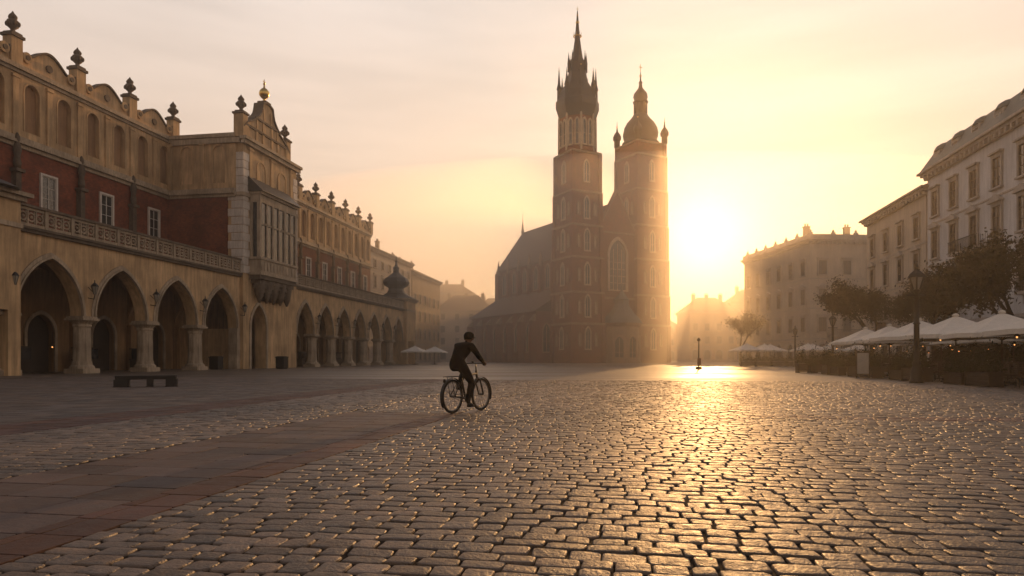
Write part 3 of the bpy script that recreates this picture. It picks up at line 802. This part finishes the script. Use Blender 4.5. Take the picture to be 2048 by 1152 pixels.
s2.data.polygons.foreach_set('use_smooth',[False]*len(F2))

# ================================================================= CYCLIST
BR=math.atan2(.85,.525); BP=(-1.177,13.5,.020)
bike=empty('bicycle',BP,BR,"dark city bicycle with rear rack ridden over the cobbles","bicycle")
def wheel(x):
    w=empty('wheel',(x,0,.34),0,parent=bike)
    t=MB(); t.torus((0,0,0),.318,.023,'y',48,8); t.obj('tyre',['rubber'],w)
    r=MB(); r.torus((0,0,0),.290,.012,'y',48,6)
    r.tube((0,-.05,0),(0,.05,0),.022,.022,10)
    for k in range(28):
        a=2*math.pi*k/28; s=1 if k%2 else -1; a2=a+(.5 if (k//2)%2 else -.5)
        r.tube((.02*math.cos(a2),s*.03,.02*math.sin(a2)),(.29*math.cos(a),0,.29*math.sin(a)),.0016,.0016,4)
    r.obj('rim',['steel'],w)
wheel(0); wheel(1.0)
BB=(.43,0,.29)
f=MB()
for s in(-.06,.06):
    f.tube((0,s,.34),(BB[0],s*.5,BB[2]),.011,.013); f.tube((0,s,.34),(.30,s*.3,.74),.009,.009)
    f.tube((1.0,s,.34),(.875,s,.66),.014,.017); 
f.tube((.875,-.06,.66),(.875,.06,.66),.018)
f.tube(BB,(.28,0,.80),.02); f.tube(BB,(.85,0,.68),.024); f.tube((.30,0,.72),(.84,0,.78),.02)
f.tube((.86,0,.65),(.82,0,.84),.024); f.tube((BB[0],-.05,BB[2]),(BB[0],.05,BB[2]),.028)
f.obj('frame',['paint'],bike)
for cx,a0,a1 in((0,30,215),(1.0,-20,140)):
    mg=MB()
    pts=[(cx+.365*math.cos(R(a0+(a1-a0)*i/18)),.34+.365*math.sin(R(a0+(a1-a0)*i/18))) for i in range(19)]
    pin=[(cx+.360*math.cos(R(a0+(a1-a0)*i/18)),.34+.360*math.sin(R(a0+(a1-a0)*i/18))) for i in range(19)]
    mg.ring(pts,pin,-.028,.028)
    mg.obj('mudguard',['paint'],bike)
sd=MB(); sd.tube((.28,0,.8),(.26,0,.87),.013); sd.lathe(.22,0,[(.05,.865),(.12,.875),(.135,.895),(.11,.915),(.04,.92)],14,1,True,0,True,1.15,.7); sd.lathe(.35,0,[(.03,.87),(.05,.89),(.03,.905)],10,1,True,0,True,2,.7)
sd.obj('saddle',['steel','rubber'],bike)
hb=MB(); hb.tube((.82,0,.84),(.80,0,.97),.014); hb.tube((.80,0,.97),(.85,0,.99),.014)
hb.path([(.72,.27,.97),(.80,.25,.985),(.85,.15,.99),(.85,-.15,.99),(.80,-.25,.985),(.72,-.27,.97)],.013)
for s in(-1,1): hb.tube((.79,.253*s,.983),(.67,.28*s,.965),.018,.018,10,1)
hb.lathe(.84,.1,[(.02,1.0),(.03,1.02),(.02,1.035)],8,0)
hb.obj('handlebar',['steel','rubber'],bike)
rk=MB()
for s in(-.06,.06): rk.path([(.24,s,.73),(-.22,s,.73)],.008,6); rk.tube((-.1,s,.73),(0,s,.34),.007,.007,6)
for k in range(4): rk.tube((-.2+k*.13,-.06,.73),(-.2+k*.13,.06,.73),.006,.006,6)
rk.lathe(-.26,0,[(.025,.62),(.03,.66),(.02,.69)],8,0)
rk.obj('rear_rack',['iron'],bike)
cr=MB(); cr.tube((BB[0],-.045,BB[2]),(BB[0],-.055,BB[2]),.09,.09,24)
cr.tube((BB[0],-.065,BB[2]),(BB[0]+.02,-.075,BB[2]-.17),.011); cr.tube((BB[0],.065,BB[2]),(BB[0]-.02,.075,BB[2]+.17),.011)
cr.box(BB[0]-.03,BB[0]+.07,-.17,-.085,BB[2]-.185,BB[2]-.165); cr.box(BB[0]-.07,BB[0]+.03,.085,.17,BB[2]+.16,BB[2]+.18)
cr.path([(0,-.05,.375),(BB[0],-.05,BB[2]+.09)],.006,5); cr.path([(0,-.05,.305),(BB[0],-.05,BB[2]-.09)],.006,5)
cr.obj('crankset',['steel'],bike)

person=empty('person',BP,BR,"person in black jacket and cap leaning forward while cycling","person")
Vv=[];Ee=[];Rr_=[]
def jv_(p,r,par=None):
    Vv.append(p);Rr_.append(r)
    if par is not None:Ee.append((par,len(Vv)-1))
    return len(Vv)-1
pel=jv_((.17,0,.985),.14)
wa=jv_((.21,0,1.10),.145,pel); chs=jv_((.30,0,1.25),.16,wa); ub=jv_((.41,0,1.335),.12,chs)
nk=jv_((.50,0,1.395),.055,ub); h1=jv_((.545,0,1.445),.068,nk); h2=jv_((.565,0,1.505),.088,h1); h3=jv_((.56,0,1.57),.06,h2)
for s in(-1,1):
    sh=jv_((.42,.17*s,1.33),.082,ub); ua=jv_((.47,.23*s,1.23),.066,sh); el=jv_((.53,.275*s,1.12),.055,ua)
    fa=jv_((.62,.28*s,1.06),.046,el); wr=jv_((.685,.272*s,1.01),.03,fa); pa=jv_((.725,.268*s,1.0),.027,wr)
    hp=jv_((.19,.085*s,.93),.118,pel)
    if s<0: kn=(.49,-.12,.60); an=(.37,-.115,.20); toe=(.53,-.125,.135); th=(.34,-.11,.775); ca2=(.42,-.12,.44)
    else: kn=(.60,.13,.87); an=(.36,.115,.54); toe=(.50,.125,.485); th=(.40,.115,.93); ca2=(.49,.125,.72)
    t1=jv_(th,.105,hp); k1=jv_(kn,.075,t1); c1=jv_(ca2,.068,k1); a1=jv_(an,.044,c1)
    t2=jv_((toe[0]*.6+an[0]*.4,toe[1],toe[2]*.75+an[2]*.25),.036,a1); jv_(toe,.026,t2)
me=bpy.data.meshes.new('body'); me.from_pydata(Vv,Ee,[])
bo=bpy.data.objects.new('body_tmp',me); COL.objects.link(bo)
sk=bo.modifiers.new('s','SKIN'); sk.use_smooth_shade=True
for i,r in enumerate(Rr_): me.skin_vertices[0].data[i].radius=(r,r); me.skin_vertices[0].data[i].use_root=(i==0)
for i in(pel,wa,chs,ub): r=Rr_[i]; me.skin_vertices[0].data[i].radius=(r*.95,r*1.2)
sb_=bo.modifiers.new('d','SUBSURF'); sb_.levels=2; sb_.render_levels=2
bpy.context.view_layer.update()
dg=bpy.context.evaluated_depsgraph_get()
bme=bpy.data.meshes.new_from_object(bo.evaluated_get(dg)); bme.name='body'
bpy.data.objects.remove(bo)
bm=bmesh.new(); bm.from_mesh(bme)
fx=MB()
for s in(-1,1):
    for k,(off,ln) in enumerate(((-.03,.9),(-.010,1.0),(.010,.96),(.028,.8))):
        x=.72+off*.98; y=(.268*s)-off*.1*s
        fx.path([(x,y+.008*s,1.008),(x+.003,y+.034*s,.992),(x,y+.032*s,.962),(x-.002,y+.012*s,.948+.04*(1-ln))],.0085*(.9+.1*ln),6)
    fx.path([(.705,.262*s,1.0),(.72,.242*s,.99),(.735,.238*s,.965)],.0095,6)
hx,hz=.075,-.055
fx.path([(.565+hx,0,1.56+hz),(.592+hx,0,1.54+hz),(.57+hx,0,1.53+hz)],.011,6)
for s in(-1,1): fx.ball((.48+hx,.088*s,1.545+hz),.022,0,8,6,1.4)
fx.path([(.56+hx,-.02,1.505+hz),(.565+hx,0,1.506+hz),(.56+hx,.02,1.505+hz)],.006,6)
for s in(-1,1): fx.ball((.562+hx,.032*s,1.568+hz),.010,0,8,5)
fm=fx.mesh('t',['skin'],False); bm.from_mesh(fm)
bm.to_mesh(bme); bm.free()
bme.materials.clear()
for k in('jacket','trousers','skin'): bme.materials.append(M[k])
for p_ in bme.polygons:
    c=p_.center; p_.use_smooth=True
    if c.z>1.41 and c.x>.48: p_.material_index=2
    elif c.x>.69 and c.z>.93 and abs(c.y)>.2: p_.material_index=2
    elif c.z<.97: p_.material_index=1
    else: p_.material_index=0
place(bme,'body',person)
hr=MB()
hr.lathe(.485+hx,0,[(.100,1.535+hz),(.107,1.58+hz),(.107,1.61+hz),(.098,1.645+hz),(.075,1.675+hz),(.04,1.69+hz),(.005,1.695+hz)],16,0)
hr.poly([(.50+hx,1.585+hz,1.573+hz),(.56+hx,1.587+hz,1.573+hz),(.63+hx,1.572+hz,1.563+hz)],-.06,.06,0)
hr.obj('cap',['hair'],person)
jk=MB(); 
jk.lathe(.49,0,[(.10,1.345),(.088,1.38),(.078,1.42)],14,0,True,0,True,1,1)
jk.obj('jacket_collar',['jacket'],person)
for s,t in((-1,(.53,-.125,.125)),(1,(.50,.125,.475))):
    sh=MB(); bx=t[0]-.11; z=t[2]-.005
    sh.lathe(bx-.02,t[1],[(.038,z-.008),(.05,z),(.048,z+.04),(.036,z+.085)],12,0,True,0,True,1.3,.9)
    sh.lathe(bx+.08,t[1],[(.04,z-.008),(.047,z),(.04,z+.035),(.02,z+.05)],12,0,True,0,True,1.5,.95)
    sh.obj('shoe',['rubber'],person)

# ================================================================= STREET FURNITURE
bn=empty('bench',(-14.9,25.5,0),R(22),"low dark backless bench standing on the paving","bench")
b=MB(); 
for k in range(4): b.box(.05,2.1,.02+k*.13,.13+k*.13,.38,.45)
b.box(.05,2.1,.06,.12,.3,.379); b.box(.05,2.1,.42,.48,.3,.379)
b.obj('seat',['benchstone'],bn)
for x0,x1 in((0,.5),(1.1,1.3),(1.75,2.15)):
    l=MB(); l.box(x0,x1,.05,.5,.05,.3) ; l.box(x0-.02,x1+.02,.03,.52,0,.05); l.obj('leg',['benchstone'],bn)
for (u,Y) in((-23.6,70.0),(-28.6,66.0)):
    bi=empty('litter_bin',(u,Y,0),ANG,"square dark metal litter bin beside the market hall arcade","litter bin",group="litter bins by the arcade")
    b=MB(); b.box(-.45,.45,-.45,.45,.08,1.15); b.box(-.38,.38,-.38,.38,0,.08); b.obj('bin_body',['iron'],bi)
    b=MB(); b.box(-.5,.5,-.5,.5,1.15,1.25); b.box(-.4,.4,-.4,.4,1.25,1.3); b.obj('lid',['iron'],bi)
lp=empty('street_lamp',(17.9,30.2,0),0,"black cast iron street lamp beside the cafe","street lamp",group="street lamps")
b=MB(); b.lathe(0,0,[(.3,0),(.3,.12),(.24,.18),(.26,.5),(.21,.62),(.15,.8),(.18,.9),(.12,1.0),(.11,2.6),(.16,2.65),(.11,2.7),(.095,4.05),(.16,4.1),(.09,4.15)],14,0)
b.tube((-.38,0,3.9),(.38,0,3.9),.035); b.ball((-.38,0,3.9),.05); b.ball((.38,0,3.9),.05); b.obj('post',['iron'],lp)
b=MB(); b.lathe(0,0,[(.14,4.15),(.3,4.66),(.3,4.68)],6,1,False)
b.lathe(0,0,[(.4,4.68),(.3,4.84),(.13,4.98),(.06,5.06),(.09,5.14),(.01,5.36)],6,0,False)
for k in range(6):
    a=k*math.pi/3; b.tube((.145*math.cos(a),.145*math.sin(a),4.15),(.31*math.cos(a),.31*math.sin(a),4.68),.04,.04,5,0)
b.obj('lantern',['iron','lampglass'],lp)
copy_thing(lp,(29.6,63,0),0,1.0,"black cast iron street lamp standing before the far trees")
copy_thing(lp,(36.5,88,0),0,1.0,"black cast iron street lamp standing before the far trees")
ip=empty('information_post',(18.6,68,0),R(10),"slim dark post with small rusty panel standing alone","sign post")
b=MB(); b.tube((0,0,0),(0,0,2.9),.07); b.box(-.25,.25,-.2,.2,0,.25); b.lathe(0,0,[(.14,2.8),(.2,2.95),(.05,3.15)],8); b.obj('post',['iron'],ip)
b=MB(); b.box(-.18,.18,-.12,-.07,.4,1.1); b.obj('panel',['redboard'],ip)

def umb_mesh(half,peak,edge):
    m=MB()
    pts=[]
    for k in range(8):
        x,y=[(1,0),(1,1),(0,1),(-1,1),(-1,0),(-1,-1),(0,-1),(1,-1)][k]
        pts.append((x*half,y*half,edge+(.04 if k%2==0 else 0)))
    mid=[(x*.5,y*.5,edge+(peak-edge)*.44) for x,y,z in pts]
    vs=[(0,0,peak)]+mid+pts+[(x,y,z-.2) for x,y,z in pts]
    fs=[]
    for k in range(8):
        j=(k+1)%8; fs+= [(0,1+k,1+j),(1+k,9+k,9+j,1+j),(9+k,17+k,17+j,9+j)]
    m.add(vs,fs,0); 
    m.lathe(0,0,[(.16,peak-.03),(.14,peak+.06),(.02,peak+.12)],8,0)
    return m.mesh('canopy',['canvas'])
um=empty('cafe_umbrella',(0,0,0),ANG,"large square off-white cafe umbrella over terrace tables","umbrella",group="umbrellas of the cafe terrace")
place(umb_mesh(1.85,3.15,2.2),'canopy',um)
b=MB(); b.tube((0,0,0),(0,0,3.05),.035,.035,8)
for k in range(8):
    x,y=[(1,0),(1,1),(0,1),(-1,1),(-1,0),(-1,-1),(0,-1),(1,-1)][k]
    b.tube((0,0,2.95),(x*1.8,y*1.8,2.18),.014,.014,5); b.tube((0,0,1.9),(x*.85,y*.85,2.52),.012,.012,5)
b.obj('pole',['wood'],um)
b=MB(); b.box(-.4,.4,-.4,.4,0,.1); b.lathe(0,0,[(.08,.1),(.07,.35)],8); b.obj('base',['iron'],um)
first=True
for (x0,Ys) in((16.4,[21.6,25.7,29.9,34.1,38.4,42.7,47]),(20.7,[24,28.2,32.4,36.6,40.8,45,49.2])):
    for Y in Ys:
        l=(x0+.169*Y,Y,0)
        if first: um.location=l; first=False
        else: copy_thing(um,l,ANG+random.uniform(-.09,.09),random.uniform(.97,1.04))
for k in range(8):
    n=copy_thing(um,(33+k*2.6+(k%2)*.8,96+(k%3)*2.5,0),R(5)); n["group"]="umbrellas of the distant cafe"; n["label"]="pale cafe umbrella seen through morning haze"
for k in range(2):
    n=copy_thing(um,(-16.2+k*2.6,114+k*6,0),ANG); n["group"]="umbrellas of the distant cafe"; n["label"]="pale cafe umbrella seen through morning haze"
def leafcloud(n,fn,size,mi=0):
    m=MB(); vs=[];fs=[]
    for i in range(n):
        c=Vector(fn()); s=size*random.uniform(.6,1.3)
        u=Vector((random.gauss(0,1),random.gauss(0,1),random.gauss(0,1))).normalized(); w=u.orthogonal().normalized(); w=Matrix.Rotation(random.uniform(0,6.28),3,u)@w; t=u.cross(w)
        o=len(vs); vs+=[c-w*s,c+t*s*.45,c+w*s,c-t*s*.45]; fs.append((o,o+1,o+2,o+3))
    m.add(vs,fs,mi); return m
pl=empty('planter',(0,0,0),ANG,"dark wooden planter with dense green hedge along cafe edge","planter",group="planters along the cafe terrace")
b=MB()
for k in range(5): b.box(-.9,.9,-.25,.25,.05+k*.11,.15+k*.11)
b.box(-.93,-.86,-.28,.28,0,.62); b.box(.86,.93,-.28,.28,0,.62); b.box(-.85,.85,-.22,.22,.56,.58)
b.obj('planter_box',['planter'],pl)
def hf():
    x=random.uniform(-.95,.95); return (x,random.gauss(0,.17),.55+abs(random.gauss(0,.34))*(1+.5*math.sin(x*7))+.1)
h=leafcloud(2000,hf,.06)
for k in range(14): x=random.uniform(-.8,.8); h.tube((x,0,.5),(x+random.uniform(-.1,.1),random.uniform(-.1,.1),1.0),.01,.005,4,1)
h.obj('hedge',['leaf2','bark'],pl,fix=False)
first=True; Y=20.5; i=0
while Y<52:
    l=(13.9+.169*Y,Y,0)
    if first: pl.location=l; first=False
    elif abs(Y-37)>1.2 and i%3!=2: copy_thing(pl,l,ANG+random.uniform(-.08,.08)+(math.pi if random.random()<.5 else 0),random.uniform(.78,1.08))
    Y+=2.05; i+=1
for k in range(10): copy_thing(pl,(32+k*2.1,92.5,0),0,1.1,"hedge planter edging the distant cafe terrace")
for k in range(4): copy_thing(pl,(22.9+k*2,52.3,0),0,1.15)
for k in range(13): copy_thing(pl,(22.8+.169*(24+k*2.1),24+k*2.1,0),ANG,random.uniform(1.4,1.7),"tall hedge planter behind the cafe tables")
tb=empty('cafe_table',(0,0,0),0,"small round dark cafe table on the terrace","table",group="tables of the cafe terrace")
b=MB(); b.lathe(0,0,[(.36,.72),(.37,.735),(.36,.75)],18); b.obj('table_top',['wood'],tb)
b=MB(); b.tube((0,0,.02),(0,0,.72),.03); b.lathe(0,0,[(.22,0),(.2,.03),(.04,.06)],12); b.obj('pedestal',['iron'],tb)
chh=empty('cafe_chair',(0,0,0),0,"dark rattan cafe chair drawn up to terrace table","chair",group="chairs of the cafe terrace")
b=MB(); b.box(-.22,.22,-.22,.22,.42,.47); b.obj('seat',['rattan'],chh)
b=MB(); b.path([(-.21,.21,.47),(-.22,.26,.9),(.22,.26,.9),(.21,.21,.47)],.018,6)
for k in range(5): b.box(-.2,.2,.225+.008*k,.24+.008*k,.52+k*.075,.57+k*.075)
b.obj('backrest',['rattan'],chh)
for x in(-.19,.19):
    for y in(-.19,.19):
        l=MB(); l.tube((x,y,.42),(x*1.1,y*1.1,0),.016,.013,6); l.obj('leg',['iron'],chh)
ft=True
for x0,st_ in((15.0,2.6),(16.9,3.0),(19.0,3.3),(21.2,3.6)):
    Y=22
    while Y<50:
        c=Vector((x0+.169*Y+random.uniform(-.2,.2),Y+random.uniform(-.3,.3),0))
        if ft: tb.location=c
        else: copy_thing(tb,c)
        for a in(0,math.pi*.9):
            a+=random.uniform(0,6) if a==0 else 0; q=c+Vector((math.cos(a)*.68,math.sin(a)*.68,0))
            if ft: chh.location=q; chh.rotation_euler=(0,0,a-math.pi/2); ft=False
            else: copy_thing(chh,q,a-math.pi/2)
        ft=False
        Y+=st_
tl=empty('terrace_lamp',(0,0,0),0,"small warm glowing lamp hanging under cafe umbrella","lamp",group="lamps under the cafe umbrellas")
b=MB(); b.ball((0,0,2.05),.035,0,8,6); b.obj('bulb',['bulb'],tl)
b=MB(); b.lathe(0,0,[(.11,2.09),(.05,2.18),(.01,2.24)],10); b.tube((0,0,2.2),(0,0,2.4),.006,.006,4); b.obj('lamp_shade',['iron'],tl)
ft=True
for x0,off in((15.6,0),(17.2,2),(20.4,1),(21.4,3)):
    Y=23+off
    while Y<50:
        l=(x0+.169*Y+random.uniform(-.6,.6),Y+random.uniform(-1,1),random.uniform(-.6,.0))
        if ft: tl.location=l; ft=False
        else: copy_thing(tl,l)
        Y+=4.3
mbd=empty('menu_board',(13.1+.169*38,38,0),ANG-math.pi/2+.3,"white standing menu board at the terrace entrance","sign")
b=MB(); b.box(-.35,.35,-.02,.02,.25,1.4,0); b.obj('board',['plaque'],mbd)
b=MB(); b.box(-.4,-.352,-.03,.03,0,1.5); b.box(.352,.4,-.03,.03,0,1.5); b.box(-.352,.352,-.03,.03,1.402,1.46); b.obj('stand',['wood'],mbd)
def tree(loc,H,spread,nl,seed,label,rot=0):
    random.seed(seed)
    t=empty('tree',loc,rot,label,"tree",group="trees beside the cafe")
    tr=MB(); tips=[]
    def br(p,d,l,r,lev):
        q=p+d*l*.5+Vector((random.uniform(-1,1),random.uniform(-1,1),0))*l*.05; e=q+(d+Vector((0,0,.1))).normalized()*l*.5
        tr.tube(p,q,r,r*.85,7); tr.tube(q,e,r*.85,r*.62,7)
        if lev>=2: tips.append((q,l)); tips.append((e,l))
        if lev<4:
            for k in range(3 if lev<3 else 2):
                a=random.uniform(0,6.28); nd=(d+Vector((math.cos(a),math.sin(a),random.uniform(-.15,.45)))*random.uniform(.55,.95)*spread).normalized()
                br(e if k else q+(e-q)*.6,nd,l*random.uniform(.6,.86),r*.58,lev+1)
    br(Vector((0,0,0)),Vector((0,0,1)),H*.32,H*.022,0)
    tr.obj('trunk',['bark'],t)
    def lf():
        p,l=random.choice(tips); s=.26*l+.10
        return (p.x+random.gauss(0,s),p.y+random.gauss(0,s),p.z+random.gauss(0,s*.8))
    leafcloud(nl,lf,.13).obj('crown',['leaf'],t,fix=False)
    return t
tree((30.0,40.5,0),9.8,.95,13000,3,"dark green tree with sparse autumn crown beside cafe umbrellas")
tree((32.4,36.5,0),9.6,1.1,11000,13,"dark green tree with sparse autumn crown beside cafe umbrellas")
tree((32.0,53,0),8.2,1.0,11000,5,"small dark tree with twiggy crown before white facade")
tree((35.0,66,0),10.2,1.1,12000,8,"broad dark tree with ragged crown before cream facade")
tree((38.5,62,0),9.4,1.1,9000,18,"broad dark tree with ragged crown before cream facade")
tree((35.5,106,0),9.6,.9,4500,11,"hazy tree with airy crown beside the corner palace")
random.seed(99)

# ================================================================= MIST
def volmat(name,dens,g,col):
    m=bpy.data.materials.new(name); m.use_nodes=True; N=m.node_tree.nodes; N.clear()
    o=N.new("ShaderNodeOutputMaterial"); v=N.new("ShaderNodeVolumeScatter"); v.inputs["Color"].default_value=(*col,1); v.inputs["Density"].default_value=dens; v.inputs["Anisotropy"].default_value=g
    m.node_tree.links.new(v.outputs[0],o.inputs["Volume"]); return m
b=MB(); b.box(-260,260,-60,420,-2,42)
M['mist']=volmat('morning_mist',.0011,.66,(1,.93,.84))
mo=b.obj('mist',['mist']); mo["kind"]="structure"
b=MB(); b.lathe(0,0,[(max(.001,math.sin(math.pi*k/18)),-math.cos(math.pi*k/18)) for k in range(19)],48,0)
M['gmist']=volmat('ground_mist',.0056,.68,(1,.92,.82))
gm=b.obj('ground_mist',['gmist'],None,(40,185,0)); gm.scale=(190,105,48); gm["kind"]="structure"

# ================================================================= LIGHT
el=R(9.3); az=R(15.8)
SD=Vector((math.sin(az)*math.cos(el),math.cos(az)*math.cos(el),math.sin(el)))
sun=bpy.data.lights.new('sun','SUN'); sun.energy=5; sun.angle=R(.6); sun.color=(1,.48,.16)
so=bpy.data.objects.new('sun',sun); COL.objects.link(so); so.rotation_euler=SD.to_track_quat('Z','Y').to_euler(); so.location=(40,100,60)
w=bpy.data.worlds.new("World"); scene.world=w; w.use_nodes=True; nt=w.node_tree;N=nt.nodes;L=nt.links; N.clear()
out=N.new("ShaderNodeOutputWorld")
sky=N.new("ShaderNodeTexSky"); sky.sky_type='NISHITA'; sky.sun_disc=False; sky.sun_elevation=el; sky.sun_rotation=az; sky.dust_density=4; sky.air_density=1.2
bg1=N.new("ShaderNodeBackground"); bg1.inputs[1].default_value=.012; L.new(sky.outputs[0],bg1.inputs[0])
tc=N.new("ShaderNodeTexCoord")
nrm=N.new("ShaderNodeVectorMath"); nrm.operation='NORMALIZE'; L.new(tc.outputs["Generated"],nrm.inputs[0])
sx=N.new("ShaderNodeSeparateXYZ"); L.new(nrm.outputs[0],sx.inputs[0])
cr=N.new("ShaderNodeValToRGB"); L.new(sx.outputs[2],cr.inputs[0])
E=cr.color_ramp.elements; E[0].position=0; E[0].color=(.82,.47,.26,1); E[1].position=1; E[1].color=(.13,.13,.16,1)
for ps,c_ in((.18,(.82,.60,.44,1)),(.46,(.79,.68,.61,1)),(.60,(.44,.39,.38,1)),(.75,(.25,.23,.25,1))):
    e=cr.color_ramp.elements.new(ps); e.color=c_
dt=N.new("ShaderNodeVectorMath"); dt.operation='DOT_PRODUCT'; L.new(nrm.outputs[0],dt.inputs[0]); dt.inputs[1].default_value=SD
bk=N.new("ShaderNodeMapRange"); bk.inputs[1].default_value=-.6; bk.inputs[2].default_value=.58; bk.inputs[3].default_value=.58; bk.inputs[4].default_value=1; L.new(dt.outputs["Value"],bk.inputs[0])
mxm=N.new("ShaderNodeMath"); mxm.operation='MAXIMUM'; mxm.inputs[1].default_value=0; L.new(dt.outputs["Value"],mxm.inputs[0])
last=cr.outputs[0]
mpw=N.new("ShaderNodeMapping"); mpw.inputs["Scale"].default_value=(1.2,1.2,9); mpw.inputs["Rotation"].default_value=(0.05,.12,0); L.new(nrm.outputs[0],mpw.inputs[0])
nz=N.new("ShaderNodeTexNoise"); nz.inputs["Scale"].default_value=2.2; nz.inputs["Detail"].default_value=7; L.new(mpw.outputs[0],nz.inputs["Vector"])
mr=N.new("ShaderNodeMapRange"); mr.inputs[1].default_value=.35; mr.inputs[2].default_value=.7; mr.inputs[3].default_value=.93; mr.inputs[4].default_value=1.1; L.new(nz.outputs["Fac"],mr.inputs[0])
for src in(mr.outputs[0],bk.outputs[0]):
    ml=N.new("ShaderNodeMixRGB"); ml.blend_type='MULTIPLY'; ml.inputs[0].default_value=1; L.new(last,ml.inputs[1]); L.new(src,ml.inputs[2]); last=ml.outputs[0]
for pw,col in((6,(.07,.035,.0)),(40,(.24,.12,.01)),(160,(.5,.30,.10)),(700,(2.0,1.4,.7))):
    p=N.new("ShaderNodeMath"); p.operation='POWER'; L.new(mxm.outputs[0],p.inputs[0]); p.inputs[1].default_value=pw
    c=N.new("ShaderNodeMixRGB"); c.blend_type='MULTIPLY'; c.inputs[0].default_value=1; c.inputs[1].default_value=(*col,1); L.new(p.outputs[0],c.inputs[2])
    a=N.new("ShaderNodeMixRGB"); a.blend_type='ADD'; a.inputs[0].default_value=1; L.new(last,a.inputs[1]); L.new(c.outputs[0],a.inputs[2]); last=a.outputs[0]
bg2=N.new("ShaderNodeBackground"); bg2.inputs[1].default_value=1; L.new(last,bg2.inputs[0])
ad=N.new("ShaderNodeAddShader"); L.new(bg1.outputs[0],ad.inputs[0]); L.new(bg2.outputs[0],ad.inputs[1]); L.new(ad.outputs[0],out.inputs[0])

# ================================================================= CAMERA
cd=bpy.data.cameras.new('camera'); cam=bpy.data.objects.new('camera',cd); COL.objects.link(cam)
cam.location=(0,0,1.12); cam.rotation_euler=(R(90),0,0); cd.lens=24; cd.sensor_width=36; cd.shift_y=(716-576)/2048; cd.clip_end=5000; cd.clip_start=.05
scene.camera=cam
scene.view_settings.view_transform='Standard'; scene.view_settings.look='None'; scene.view_settings.exposure=0
